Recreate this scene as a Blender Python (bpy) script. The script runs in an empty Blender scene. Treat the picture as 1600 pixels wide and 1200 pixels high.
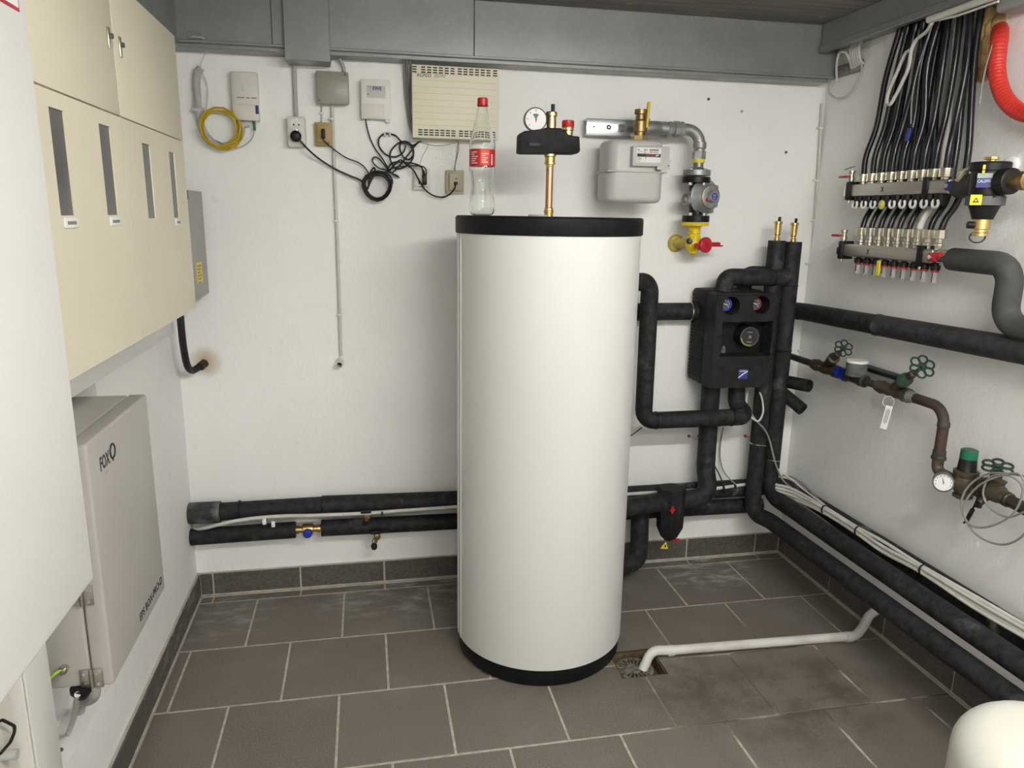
import bpy, bmesh, math, random
from mathutils import Vector, Matrix
random.seed(7)
scene = bpy.context.scene
col = scene.collection
PI = math.pi

# ------------------------------------------------------------------ camera
YAW, PITCH, ROLL, FPX = 0.19735, 0.2244, 0.01617, 1157.14
CAM = Vector((0.68256, -2.87420, 1.5))
W = 2.5303            # room width (right wall), back wall at y = 0, left wall at x = 0
CEIL = 2.228
_f = Vector((math.sin(YAW) * math.cos(PITCH), math.cos(YAW) * math.cos(PITCH), -math.sin(PITCH)))
_r = Vector((math.cos(YAW), -math.sin(YAW), 0)); _u = _r.cross(_f)
RIGHT = math.cos(ROLL) * _r + math.sin(ROLL) * _u
UP = -math.sin(ROLL) * _r + math.cos(ROLL) * _u
FWD = _f
cam_data = bpy.data.cameras.new('camera'); cam = bpy.data.objects.new('camera', cam_data); col.objects.link(cam)
cam_data.sensor_width = 36; cam_data.sensor_fit = 'HORIZONTAL'; cam_data.lens = FPX * 36 / 1600
cam_data.clip_start = 0.02
m3 = Matrix((RIGHT, UP, -FWD)).transposed()
cam.matrix_world = Matrix.Translation(CAM) @ m3.to_4x4()
scene.camera = cam

# ------------------------------------------------------------------ world and exposure
world = bpy.data.worlds.new('world'); scene.world = world; world.use_nodes = True
world.node_tree.nodes['Background'].inputs[0].default_value = (0.05, 0.05, 0.05, 1)
vs = scene.view_settings
vs.view_transform = 'Standard'; vs.look = 'None'; vs.gamma = 1.0; vs.use_curve_mapping = False
vs.exposure = 0.0
LAMP_POWER = 142.0         # emission strength of the fluorescent tubes

# ------------------------------------------------------------------ pixel -> place helpers (a wall or the floor gives the distance)
def hit(px, py, ax, v):
    d = FWD + RIGHT * (px - 800) / FPX - UP * (py - 600) / FPX
    return CAM + d * ((v - CAM[ax]) / d[ax])
def B(px, py, d=0.0): return hit(px, py, 1, -d)          # back wall, d in front of it
def R(px, py, d=0.0): return hit(px, py, 0, W - d)       # right wall
def L(px, py, d=0.0): return hit(px, py, 0, d)           # left wall
def F(px, py, z=0.0): return hit(px, py, 2, z)           # floor

# ------------------------------------------------------------------ materials
MATS = {}
def mat(name, c, rough=0.5, metal=0.0, c2=None, ns=8.0, nlo=0.4, nhi=0.65, bump=0.0, bs=60.0, spec=0.5, trans=0.0, ior=1.45, coat=0.0, stretch=None):
    if name in MATS: return MATS[name]
    m = bpy.data.materials.new(name); m.use_nodes = True; nt = m.node_tree; p = nt.nodes['Principled BSDF']
    p.inputs['Base Color'].default_value = (*c, 1); p.inputs['Roughness'].default_value = rough; p.inputs['Metallic'].default_value = metal
    p.inputs['Specular IOR Level'].default_value = spec; p.inputs['IOR'].default_value = ior
    p.inputs['Transmission Weight'].default_value = trans; p.inputs['Coat Weight'].default_value = coat
    if c2 is not None or bump:
        g = nt.nodes.new('ShaderNodeNewGeometry'); vec = g.outputs['Position']
        if stretch:
            mp = nt.nodes.new('ShaderNodeMapping'); mp.inputs['Scale'].default_value = stretch
            nt.links.new(vec, mp.inputs['Vector']); vec = mp.outputs['Vector']
    if c2 is not None:
        n = nt.nodes.new('ShaderNodeTexNoise'); n.inputs['Scale'].default_value = ns; n.inputs['Detail'].default_value = 6
        nt.links.new(vec, n.inputs['Vector'])
        r = nt.nodes.new('ShaderNodeValToRGB'); r.color_ramp.elements[0].position = nlo; r.color_ramp.elements[1].position = nhi
        r.color_ramp.elements[0].color = (*c, 1); r.color_ramp.elements[1].color = (*c2, 1)
        nt.links.new(n.outputs['Fac'], r.inputs['Fac']); nt.links.new(r.outputs['Color'], p.inputs['Base Color'])
    if bump:
        n = nt.nodes.new('ShaderNodeTexNoise'); n.inputs['Scale'].default_value = bs; n.inputs['Detail'].default_value = 4
        nt.links.new(vec, n.inputs['Vector'])
        b = nt.nodes.new('ShaderNodeBump'); b.inputs['Strength'].default_value = bump; b.inputs['Distance'].default_value = 0.004
        nt.links.new(n.outputs['Fac'], b.inputs['Height']); nt.links.new(b.outputs['Normal'], p.inputs['Normal'])
    MATS[name] = m; return m

class NG:
    """small node-graph helper"""
    def __init__(s, name):
        s.m = bpy.data.materials.new(name); s.m.use_nodes = True; s.t = s.m.node_tree; s.p = s.t.nodes['Principled BSDF']
        s.pos = s.t.nodes.new('ShaderNodeNewGeometry').outputs['Position']; MATS[name] = s.m
    def _in(s, sock, v):
        if hasattr(v, 'links'): s.t.links.new(v, sock)
        else: sock.default_value = v
    def noise(s, scale, detail=5, vec=None, rough=0.5):
        n = s.t.nodes.new('ShaderNodeTexNoise'); n.inputs['Scale'].default_value = scale; n.inputs['Detail'].default_value = detail
        n.inputs['Roughness'].default_value = rough; s.t.links.new(vec or s.pos, n.inputs['Vector']); return n.outputs['Fac']
    def math(s, op, a, b=0.0, clamp=False):
        n = s.t.nodes.new('ShaderNodeMath'); n.operation = op; n.use_clamp = clamp; s._in(n.inputs[0], a); s._in(n.inputs[1], b); return n.outputs[0]
    def ramp(s, v, lo, hi, a=0.0, b=1.0):
        n = s.t.nodes.new('ShaderNodeMapRange'); n.interpolation_type = 'SMOOTHSTEP'
        s._in(n.inputs[0], v)
        for i, x in enumerate((lo, hi, a, b)): n.inputs[i + 1].default_value = x
        return n.outputs[0]
    def dist(s, c, sc=(1, 1, 1)):
        mp = s.t.nodes.new('ShaderNodeMapping'); mp.inputs['Location'].default_value = [-c[i] * sc[i] for i in range(3)]; mp.inputs['Scale'].default_value = sc
        s.t.links.new(s.pos, mp.inputs['Vector'])
        n = s.t.nodes.new('ShaderNodeVectorMath'); n.operation = 'LENGTH'; s.t.links.new(mp.outputs[0], n.inputs[0]); return n.outputs['Value']
    def mapv(s, sc, rot=(0, 0, 0)):
        mp = s.t.nodes.new('ShaderNodeMapping'); mp.inputs['Scale'].default_value = sc; mp.inputs['Rotation'].default_value = rot
        s.t.links.new(s.pos, mp.inputs['Vector']); return mp.outputs[0]
    def mix(s, f, a, b):
        n = s.t.nodes.new('ShaderNodeMix'); n.data_type = 'RGBA'; s._in(n.inputs['Factor'], f)
        for k, v in ((6, a), (7, b)):
            if hasattr(v, 'links'): s.t.links.new(v, n.inputs[k])
            else: n.inputs[k].default_value = (*v, 1)
        return n.outputs[2]
    def color(s, v): s._in(s.p.inputs['Base Color'], v)
    def rough(s, v): s._in(s.p.inputs['Roughness'], v)
    def bump(s, v, strength, dist=0.004):
        b = s.t.nodes.new('ShaderNodeBump'); b.inputs['Strength'].default_value = strength; b.inputs['Distance'].default_value = dist
        s.t.links.new(v, b.inputs['Height']); s.t.links.new(b.outputs['Normal'], s.p.inputs['Normal'])

WALLC = (0.74, 0.735, 0.70)
def wall_mat():
    g = NG('wall_paint')
    v = g.ramp(g.noise(3.0), 0.3, 0.7)
    c = g.mix(v, (0.865, 0.862, 0.84), (0.895, 0.892, 0.875))
    st = B(322, 566)
    d = g.math('ADD', g.dist(st), g.math('MULTIPLY', g.noise(30), 0.025))
    c = g.mix(g.ramp(d, 0.02, 0.085, 0.75, 0.0), c, (0.46, 0.33, 0.13))
    scuff = g.math('MULTIPLY', g.ramp(g.noise(14, 8), 0.66, 0.74), 0.12)
    c = g.mix(scuff, c, (0.45, 0.44, 0.40))
    g.color(c); g.p.inputs['Roughness'].default_value = 0.62
    h = g.math('ADD', g.noise(85, 4), g.math('MULTIPLY', g.ramp(g.noise(26, 3), 0.5, 0.75), 0.8))
    g.bump(h, 0.30, 0.004)
    return g.m
def tile_mat():
    g = NG('floor_tile')
    oi = g.t.nodes.new('ShaderNodeObjectInfo')
    base = g.mix(oi.outputs['Random'], (0.110, 0.096, 0.078), (0.142, 0.125, 0.102))
    c = g.mix(g.ramp(g.noise(210, 3), 0.35, 0.7), base, (0.185, 0.165, 0.138))
    c = g.mix(g.math('MULTIPLY', g.ramp(g.noise(5, 6), 0.5, 0.75), 0.4), c, (0.20, 0.185, 0.165))
    # dusty white smears
    sm = g.noise(1.0, 7, g.mapv((9, 22, 9), (0, 0, 0.45)), 0.65)
    for p, sc, s in ((F(640, 930), (2.0, 4.5, 1), 0.55), (F(1105, 893), (3.6, 5.0, 1), 0.85), (F(340, 965), (3.0, 4.0, 1), 0.35), (F(1490, 1040), (4, 4, 1), 0.25)):
        k = g.math('MULTIPLY', g.ramp(g.dist(p, sc), 0.25, 1.0, s, 0.0), g.ramp(sm, 0.44, 0.72))
        c = g.mix(k, c, (0.55, 0.54, 0.51))
    # brown dirt round the drain and to the right of it
    dn = g.noise(9, 8, None, 0.7)
    for p, sc, s in ((F(1250, 1090), (1.8, 2.6, 1), 0.75), (F(1050, 1060), (4, 4, 1), 0.6), (F(640, 935), (4, 9, 1), 0.35)):
        k = g.math('MULTIPLY', g.ramp(g.dist(p, sc), 0.2, 1.0, s, 0.0), g.ramp(dn, 0.4, 0.62))
        c = g.mix(k, c, (0.075, 0.058, 0.042))
    spk = g.math('MULTIPLY', g.ramp(g.noise(95, 2), 0.73, 0.78), g.ramp(g.dist(F(1200, 1080), (1.1, 1.3, 1)), 0.2, 1.0, 0.9, 0.05))
    c = g.mix(spk, c, (0.02, 0.015, 0.012))
    g.color(c); g.rough(g.ramp(g.noise(6, 4), 0.3, 0.7, 0.42, 0.62))
    g.bump(g.noise(160, 3), 0.12, 0.002)
    return g.m
def base_tile_mat():
    g = NG('baseboard_tile')
    c = g.mix(g.ramp(g.noise(120, 3), 0.35, 0.7), (0.070, 0.062, 0.054), (0.115, 0.104, 0.092))
    sm = g.noise(1.0, 7, g.mapv((14, 14, 30), (0.5, 0.4, 0)), 0.65)
    k = g.math('MULTIPLY', g.ramp(g.dist(L(270, 985), (1, 2.2, 1)), 0.3, 1.0, 0.7, 0.06), g.ramp(sm, 0.5, 0.75))
    c = g.mix(k, c, (0.42, 0.41, 0.38))
    g.color(c); g.p.inputs['Roughness'].default_value = 0.5; g.bump(g.noise(140, 3), 0.12, 0.002); return g.m
def grout_mat():
    g = NG('grout')
    c = g.mix(g.ramp(g.noise(35, 5), 0.35, 0.65), (0.50, 0.46, 0.39), (0.38, 0.34, 0.28))
    k = g.math('MULTIPLY', g.ramp(g.dist(F(1300, 1090), (1.15, 1.5, 1)), 0.45, 1.0, 1.0, 0.0), g.ramp(g.noise(4.5, 5), 0.40, 0.52))
    c = g.mix(k, c, (0.10, 0.08, 0.06))
    g.color(c); g.p.inputs['Roughness'].default_value = 0.85; return g.m
def ceiling_mat():
    g = NG('board_marked_concrete')
    st = g.noise(1.0, 8, g.mapv((3, 55, 20)), 0.6)
    c = g.mix(g.ramp(st, 0.3, 0.7), (0.15, 0.14, 0.128), (0.25, 0.235, 0.22))
    c = g.mix(g.ramp(g.noise(45, 3, g.mapv((0.35, 1, 1))), 0.70, 0.74), c, (0.5, 0.48, 0.45))
    g.color(c); g.p.inputs['Roughness'].default_value = 0.8; g.bump(st, 0.5, 0.006); return g.m
def duct_mat():
    g = NG('grey_sheet_metal')
    c = g.mix(g.ramp(g.noise(5, 7), 0.35, 0.7), (0.215, 0.222, 0.217), (0.245, 0.252, 0.248))
    c = g.mix(g.math('MULTIPLY', g.ramp(g.noise(60, 3), 0.45, 0.75), 0.25), c, (0.30, 0.31, 0.30))
    g.color(c); g.p.inputs['Metallic'].default_value = 0.2; g.rough(g.ramp(g.noise(9, 5), 0.3, 0.7, 0.30, 0.42)); return g.m
def foam_mat(name, a=(0.010, 0.0105, 0.0115), b=(0.026, 0.027, 0.029), dust=0.25):
    g = NG(name)
    c = g.mix(g.ramp(g.noise(40, 5), 0.3, 0.7), a, b)
    k = g.math('MULTIPLY', g.ramp(g.noise(7, 8, None, 0.7), 0.56, 0.74), dust)
    c = g.mix(k, c, (0.30, 0.30, 0.29))
    g.color(c); g.p.inputs['Roughness'].default_value = 0.62; g.p.inputs['Specular IOR Level'].default_value = 0.2
    g.bump(g.noise(45, 5), 0.25, 0.004); return g.m
def wood_foam_mat():
    g = NG('expanding_foam')
    c = g.mix(g.ramp(g.noise(1, 5, g.mapv((60, 60, 9))), 0.35, 0.65), (0.34, 0.21, 0.08), (0.52, 0.36, 0.16))
    g.color(c); g.p.inputs['Roughness'].default_value = 0.6; g.bump(g.noise(40, 4), 0.6, 0.01); return g.m

M_WALL = wall_mat(); M_TILE = tile_mat(); M_BTILE = base_tile_mat(); M_GROUT = grout_mat(); M_CEIL = ceiling_mat(); M_DUCT = duct_mat()
M_FOAM = foam_mat('black_insulation'); M_FOAMD = foam_mat('dusty_black_insulation', dust=0.75)
M_FOAMG = foam_mat('dark_grey_insulation', (0.050, 0.050, 0.047), (0.064, 0.064, 0.060), 0.12)
M_EPP = foam_mat('black_expanded_foam', (0.008, 0.008, 0.008), (0.018, 0.018, 0.018), 0.10)
M_PU = wood_foam_mat()
M_TANK = mat('tank_white', (0.635, 0.638, 0.615), 0.38, c2=(0.63, 0.63, 0.60), ns=3)
M_BLACKP = mat('black_plastic', (0.009, 0.009, 0.010), 0.42, spec=0.3)
M_RIM = mat('tank_rim_black', (0.006, 0.006, 0.008), 0.5, c2=(0.009, 0.009, 0.012), ns=20, spec=0.2)
M_BLACKC = mat('black_cable', (0.008, 0.008, 0.009), 0.5)
M_HOSE = mat('black_hose', (0.008, 0.008, 0.011), 0.3, c2=(0.014, 0.014, 0.018), ns=30)
M_WHITEP = mat('white_plastic', (0.74, 0.73, 0.69), 0.4)
M_OFFW = mat('off_white_plastic', (0.70, 0.68, 0.62), 0.45, c2=(0.66, 0.64, 0.57), ns=12)
M_BEIGE = mat('beige_plastic', (0.50, 0.45, 0.32), 0.45)
M_OCHRE = mat('yellowed_plastic', (0.42, 0.30, 0.13), 0.45)
M_AGF = mat('cream_plastic', (0.80, 0.755, 0.60), 0.5, c2=(0.77, 0.72, 0.56), ns=7)
M_CREAM = mat('cream_paint', (0.72, 0.67, 0.53), 0.48, c2=(0.70, 0.65, 0.51), ns=5, bump=0.08, bs=250)
M_WCAB = mat('white_paint', (0.78, 0.77, 0.745), 0.35)
M_FOX = mat('light_grey_paint', (0.47, 0.45, 0.42), 0.45, c2=(0.45, 0.43, 0.40), ns=4)
M_GREY = mat('grey_plastic', (0.36, 0.365, 0.36), 0.5)
M_LGREY = mat('light_grey_plastic', (0.50, 0.50, 0.48), 0.45)
M_PIPEGREY = mat('grey_conduit', (0.42, 0.42, 0.42), 0.5)
M_GREENGREY = mat('green_grey_plastic', (0.29, 0.29, 0.235), 0.35)
M_DARKGREY = mat('dark_grey', (0.10, 0.10, 0.10), 0.5)
M_GLASSW = mat('dark_window', (0.06, 0.06, 0.06), 0.25, c2=(0.09, 0.09, 0.088), ns=6)
M_PRINT = mat('black_print', (0.02, 0.02, 0.025), 0.6)
M_PGREY = mat('grey_print', (0.22, 0.21, 0.19), 0.6)
M_BLUEP = mat('blue_print', (0.03, 0.04, 0.22), 0.5)
M_PAPER = mat('white_label', (0.78, 0.78, 0.76), 0.5)
M_YELL = mat('yellow_label', (0.75, 0.62, 0.03), 0.5)
M_REDP = mat('red_plastic', (0.42, 0.015, 0.012), 0.35)
M_REDS = mat('red_print', (0.45, 0.02, 0.06), 0.5)
M_BRASS = mat('brass', (0.74, 0.56, 0.25), 0.26, 0.95, c2=(0.62, 0.45, 0.18), ns=40)
M_OLDBRASS = mat('old_brass', (0.115, 0.09, 0.058), 0.5, 0.5, c2=(0.065, 0.052, 0.038), ns=35, bump=0.3, bs=80)
M_BRONZE = mat('valve_bronze', (0.36, 0.25, 0.11), 0.42, 0.85, c2=(0.24, 0.165, 0.075), ns=50)
M_COPPER = mat('copper', (0.66, 0.33, 0.20), 0.32, 0.95, c2=(0.55, 0.27, 0.16), ns=30)
M_RUST = mat('rusty_pipe', (0.034, 0.024, 0.019), 0.65, 0.1, c2=(0.060, 0.036, 0.025), ns=14, bump=0.4, bs=70)
M_DPIPE = mat('dark_steel_pipe', (0.030, 0.027, 0.025), 0.55, 0.3, c2=(0.07, 0.06, 0.052), ns=22, bump=0.3, bs=60)
M_ZINC = mat('zinc', (0.52, 0.56, 0.57), 0.30, 0.85, c2=(0.42, 0.45, 0.46), ns=9)
M_NICKEL = mat('nickel', (0.70, 0.66, 0.56), 0.25, 0.95, c2=(0.55, 0.51, 0.43), ns=50)
M_STEEL = mat('stainless', (0.50, 0.48, 0.44), 0.33, 0.9, c2=(0.42, 0.40, 0.37), ns=6, stretch=(1, 1, 40))
M_CAST = mat('cast_aluminium', (0.40, 0.40, 0.395), 0.5, 0.6, c2=(0.30, 0.30, 0.30), ns=30, bump=0.2, bs=120)
M_GALV = mat('galvanised_pipe', (0.36, 0.37, 0.36), 0.45, 0.6, c2=(0.24, 0.24, 0.235), ns=25, bump=0.25, bs=70)
M_YPAINT = mat('yellow_paint', (0.75, 0.55, 0.01), 0.35, c2=(0.62, 0.44, 0.02), ns=25)
M_YOLD = mat('worn_yellow_paint', (0.55, 0.42, 0.06), 0.5, c2=(0.35, 0.27, 0.07), ns=35)
M_REDL = mat('red_lever', (0.45, 0.012, 0.03), 0.4)
M_GREEN = mat('green_paint', (0.008, 0.038, 0.024), 0.4, c2=(0.02, 0.03, 0.025), ns=60)
M_GREENC = mat('green_cap', (0.006, 0.13, 0.065), 0.4)
M_VERDI = mat('verdigris', (0.02, 0.12, 0.08), 0.7, c2=(0.09, 0.085, 0.06), ns=55, bump=0.3)
M_BLUE = mat('blue_plastic', (0.01, 0.03, 0.33), 0.35)
M_BLUED = mat('blue_handle', (0.015, 0.03, 0.16), 0.35)
M_REDH = mat('red_handle', (0.40, 0.015, 0.03), 0.35)
M_YFIB = mat('yellow_fibre', (0.56, 0.39, 0.01), 0.4)
M_GAS = mat('gas_meter_grey', (0.50, 0.50, 0.475), 0.38)
M_GLASS = mat('bottle_glass', (0.985, 0.995, 0.985), 0.0, trans=1.0, ior=1.45)
M_CLEAR = mat('clear_plastic', (0.85, 0.85, 0.83), 0.12, trans=0.75, ior=1.3)
M_REDTUBE = mat('red_corrugated', (0.60, 0.035, 0.025), 0.45, bump=0.15, bs=120)
M_PVC = mat('white_pvc', (0.66, 0.65, 0.61), 0.4, c2=(0.56, 0.54, 0.49), ns=12)
M_VESSEL = mat('cream_white_vessel', (0.66, 0.65, 0.585), 0.4)
M_DIRT = mat('brown_dirt', (0.12, 0.075, 0.03), 0.8, c2=(0.05, 0.032, 0.016), ns=40, bump=0.8, bs=60)
M_GRATE = mat('grimy_grate', (0.20, 0.185, 0.15), 0.55, 0.2, c2=(0.06, 0.055, 0.045), ns=60)
M_CABW = mat('white_cable', (0.62, 0.61, 0.57), 0.45, c2=(0.55, 0.54, 0.50), ns=18)
M_CABG = mat('grey_cable', (0.24, 0.24, 0.225), 0.45)
M_GYFACE = mat('gauge_face', (0.80, 0.80, 0.80), 0.4)
M_LEAF = mat('green_yellow_wire', (0.30, 0.50, 0.06), 0.4)
M_MEMB = mat('black_roof_felt', (0.02, 0.02, 0.022), 0.55, c2=(0.16, 0.16, 0.165), ns=16, nlo=0.45, nhi=0.7)
M_PUTTY = mat('grey_mortar', (0.20, 0.20, 0.19), 0.8, c2=(0.32, 0.31, 0.29), ns=60, bump=0.6, bs=80)

# ------------------------------------------------------------------ mesh builder
V = Vector
def basis(ax):
    ax = V(ax).normalized(); t = V((0, 0, 1)) if abs(ax.z) < 0.9 else V((1, 0, 0))
    a = ax.cross(t).normalized(); return a, ax.cross(a).normalized(), ax
def fillet(pts, rad, seg=6):
    pts = [V(p) for p in pts]; out = [pts[0]]
    for i in range(1, len(pts) - 1):
        a, b, c = pts[i - 1], pts[i], pts[i + 1]; u = a - b; w = c - b
        lu, lw = u.length, w.length
        if lu < 1e-6 or lw < 1e-6: continue
        u /= lu; w /= lw; ang = u.angle(w)
        if ang > PI - 0.02: out.append(b); continue
        rr = rad[i] if isinstance(rad, (list, tuple)) else rad
        t = min(rr / math.tan(ang / 2), lu * 0.49, lw * 0.49); r2 = t * math.tan(ang / 2)
        cen = b + (u + w).normalized() * (r2 / math.sin(ang / 2))
        s = b + u * t - cen; e = b + w * t - cen; tot = s.angle(e); n = max(2, int(seg * tot / (PI / 2)) + 1)
        for k in range(n + 1):
            f = k / n; out.append(cen + (s * math.sin((1 - f) * tot) + e * math.sin(f * tot)) / max(math.sin(tot), 1e-6))
    out.append(pts[-1]); return out
def spline(pts, n=6):
    pts = [V(p) for p in pts]; out = []
    P = [pts[0] * 2 - pts[1]] + pts + [pts[-1] * 2 - pts[-2]]
    for i in range(1, len(P) - 2):
        p0, p1, p2, p3 = P[i - 1:i + 3]
        for k in range(n):
            t = k / n
            out.append(0.5 * ((2 * p1) + (p2 - p0) * t + (2 * p0 - 5 * p1 + 4 * p2 - p3) * t * t + (3 * p1 - p0 - 3 * p2 + p3) * t ** 3))
    out.append(pts[-1]); return out

class MB:
    def __init__(s): s.v = []; s.f = []
    def add(s, vs, fs):
        o = len(s.v); s.v += [V(p) for p in vs]; s.f += [tuple(i + o for i in f) for f in fs]; return s
    def box(s, lo, hi):
        x0, y0, z0 = [min(a, b) for a, b in zip(lo, hi)]; x1, y1, z1 = [max(a, b) for a, b in zip(lo, hi)]
        return s.add([(x0, y0, z0), (x1, y0, z0), (x1, y1, z0), (x0, y1, z0), (x0, y0, z1), (x1, y0, z1), (x1, y1, z1), (x0, y1, z1)],
                     [(0, 3, 2, 1), (4, 5, 6, 7), (0, 1, 5, 4), (1, 2, 6, 5), (2, 3, 7, 6), (3, 0, 4, 7)])
    def rbox(s, lo, hi, bev=0.003, seg=2):
        lo2 = [min(a, b) for a, b in zip(lo, hi)]; hi2 = [max(a, b) for a, b in zip(lo, hi)]
        bm = bmesh.new(); bmesh.ops.create_cube(bm, size=1)
        for v in bm.verts: v.co = V([(lo2[i] + hi2[i]) / 2 + v.co[i] * (hi2[i] - lo2[i]) for i in range(3)])
        bev = min(bev, min(hi2[i] - lo2[i] for i in range(3)) * 0.49)
        bmesh.ops.bevel(bm, geom=bm.edges[:], offset=bev, segments=seg, profile=0.5, affect='EDGES')
        s._bm(bm); return s
    def _bm(s, bm):
        bm.verts.index_update(); s.add([v.co for v in bm.verts], [[v.index for v in f.verts] for f in bm.faces]); bm.free()
    def obox(s, c, ax, ay, hx, hy, hz, bev=0):
        """oriented box: half sizes along ax, ay and ax x ay"""
        ax = V(ax).normalized(); ay = V(ay); ay = (ay - ax * ay.dot(ax)).normalized(); az = ax.cross(ay); t = MB()
        t.rbox((-hx, -hy, -hz), (hx, hy, hz), bev) if bev else t.box((-hx, -hy, -hz), (hx, hy, hz))
        return s.add([V(c) + ax * p.x + ay * p.y + az * p.z for p in t.v], t.f)
    def lathe(s, p0, ax, prof, n=24, cap0=True, cap1=True, ph=0.0):
        a, b, ax = basis(ax); p0 = V(p0); vs = []; fs = []
        for t, r in prof:
            for k in range(n):
                q = 2 * PI * k / n + ph; vs.append(p0 + ax * t + (a * math.cos(q) + b * math.sin(q)) * r)
        for i in range(len(prof) - 1):
            for k in range(n):
                k2 = (k + 1) % n; fs.append((i * n + k, i * n + k2, (i + 1) * n + k2, (i + 1) * n + k))
        if cap0: fs.append(tuple(range(n))[::-1])
        if cap1: fs.append(tuple((len(prof) - 1) * n + k for k in range(n)))
        return s.add(vs, fs)
    def cyl(s, p0, p1, r, r2=None, n=20, cap=True):
        p0, p1 = V(p0), V(p1); return s.lathe(p0, p1 - p0, [(0, r), ((p1 - p0).length, r if r2 is None else r2)], n, cap, cap)
    def hexn(s, p0, p1, r): return s.cyl(p0, p1, r, n=6)
    def tube(s, pts, r, n=10, fil=None, spl=None, cap=True, hollow=None):
        P = [V(p) for p in pts]
        if fil is not None: P = fillet(P, fil)
        if spl: P = spline(P, spl)
        Q = [P[0]]
        for p in P[1:]:
            if (p - Q[-1]).length > 1e-5: Q.append(p)
        P = Q; m = len(P); T = []
        for i in range(m):
            a = P[max(i - 1, 0)]; b = P[min(i + 1, m - 1)]; T.append((b - a).normalized())
        u = basis(T[0])[0]; vs = []; fs = []
        for i in range(m):
            u = (u - T[i] * u.dot(T[i])); u = u.normalized() if u.length > 1e-6 else basis(T[i])[0]
            w = T[i].cross(u); rr = r(i / (m - 1)) if callable(r) else r
            for k in range(n):
                q = 2 * PI * k / n; vs.append(P[i] + (u * math.cos(q) + w * math.sin(q)) * rr)
        for i in range(m - 1):
            for k in range(n):
                k2 = (k + 1) % n; fs.append((i * n + k, i * n + k2, (i + 1) * n + k2, (i + 1) * n + k))
        if cap: fs.append(tuple(range(n))[::-1]); fs.append(tuple((m - 1) * n + k for k in range(n)))
        return s.add(vs, fs)
    def ball(s, c, r, n=16, sc=(1, 1, 1)):
        vs = []; fs = []; m = n // 2; c = V(c)
        vs.append(c + V((0, 0, -r * sc[2])))
        for i in range(1, m):
            t = -PI / 2 + PI * i / m
            for k in range(n):
                q = 2 * PI * k / n; vs.append(c + V((r * sc[0] * math.cos(t) * math.cos(q), r * sc[1] * math.cos(t) * math.sin(q), r * sc[2] * math.sin(t))))
        vs.append(c + V((0, 0, r * sc[2])))
        for k in range(n): fs.append((0, 1 + (k + 1) % n, 1 + k))
        for i in range(m - 2):
            for k in range(n):
                k2 = (k + 1) % n; a = 1 + i * n; fs.append((a + k, a + k2, a + n + k2, a + n + k))
        top = len(vs) - 1; a = 1 + (m - 2) * n
        for k in range(n): fs.append((a + k, a + (k + 1) % n, top))
        return s.add(vs, fs)
    def torus(s, c, ax, Rr, r, n=28, m=8, a0=0.0, a1=2 * PI, sx=1.0):
        a, b, ax = basis(ax); c = V(c)
        full = abs(a1 - a0 - 2 * PI) < 1e-6; nn = n if full else n + 1
        vs = []; fs = []
        for i in range(nn):
            q = a0 + (a1 - a0) * i / n; d = a * math.cos(q) * sx + b * math.sin(q); dn = d.normalized()
            for k in range(m):
                p = 2 * PI * k / m; vs.append(c + d * Rr + dn * (r * math.cos(p)) + ax * (r * math.sin(p)))
        for i in range(n if full else n):
            j = (i + 1) % nn
            for k in range(m):
                k2 = (k + 1) % m; fs.append((i * m + k, i * m + k2, j * m + k2, j * m + k))
        return s.add(vs, fs)
    def prism(s, poly, o, ux, uy, depth):
        """2D polygon in the frame (o, ux, uy), extruded by depth along ux x uy"""
        ux, uy, o = V(ux), V(uy), V(o); nz = ux.cross(uy).normalized(); n = len(poly)
        a = [o + ux * x + uy * y for x, y in poly]; b = [p + nz * depth for p in a]
        return s.add(a + b, [tuple(range(n))[::-1], tuple(n + i for i in range(n))] + [(i, (i + 1) % n, n + (i + 1) % n, n + i) for i in range(n)])
    def plate_hole(s, x0, x1, z0, z1, cx, cz, r, y0, y1, n=32):
        """plate between y0 (back) and y1 (front, smaller y) with a round hole"""
        vs = []; fs = []
        for y in (y0, y1):
            for k in range(n):
                q = 2 * PI * k / n; dx, dz = math.cos(q), math.sin(q)
                t = min(((x1 - cx) / dx if dx > 1e-9 else (x0 - cx) / dx if dx < -1e-9 else 1e9), ((z1 - cz) / dz if dz > 1e-9 else (z0 - cz) / dz if dz < -1e-9 else 1e9))
                vs.append((cx + dx * r, y, cz + dz * r)); vs.append((cx + dx * t, y, cz + dz * t))
        N = 2 * n
        for k in range(n):
            j = (k + 1) % n
            i0, o0, i1, o1 = 2 * k, 2 * k + 1, 2 * j, 2 * j + 1
            fs.append((N + i0, N + o0, N + o1, N + i1)); fs.append((i0, i1, o1, o0))
            fs.append((i0, N + i0, N + i1, i1)); fs.append((o0, o1, N + o1, N + o0))
        return s.add(vs, fs)
    def build(s, name, m, parent=None, smooth=True, label=None, cat=None, group=None, kind=None, fixn=True):
        me = bpy.data.meshes.new(name); me.from_pydata([tuple(p) for p in s.v], [], s.f); me.update()
        if fixn:
            bm = bmesh.new(); bm.from_mesh(me); bmesh.ops.recalc_face_normals(bm, faces=bm.faces[:]); bm.to_mesh(me); bm.free()
        if smooth:
            me.polygons.foreach_set('use_smooth', [True] * len(me.polygons)); me.set_sharp_from_angle(angle=math.radians(38))
        me.materials.append(m)
        o = bpy.data.objects.new(name, me); col.objects.link(o)
        if parent is not None: o.parent = parent
        return tag(o, label, cat, group, kind)
def tag(o, label=None, cat=None, group=None, kind=None):
    if label: o['label'] = label
    if cat: o['category'] = cat
    if group: o['group'] = group
    if kind: o['kind'] = kind
    return o
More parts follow.
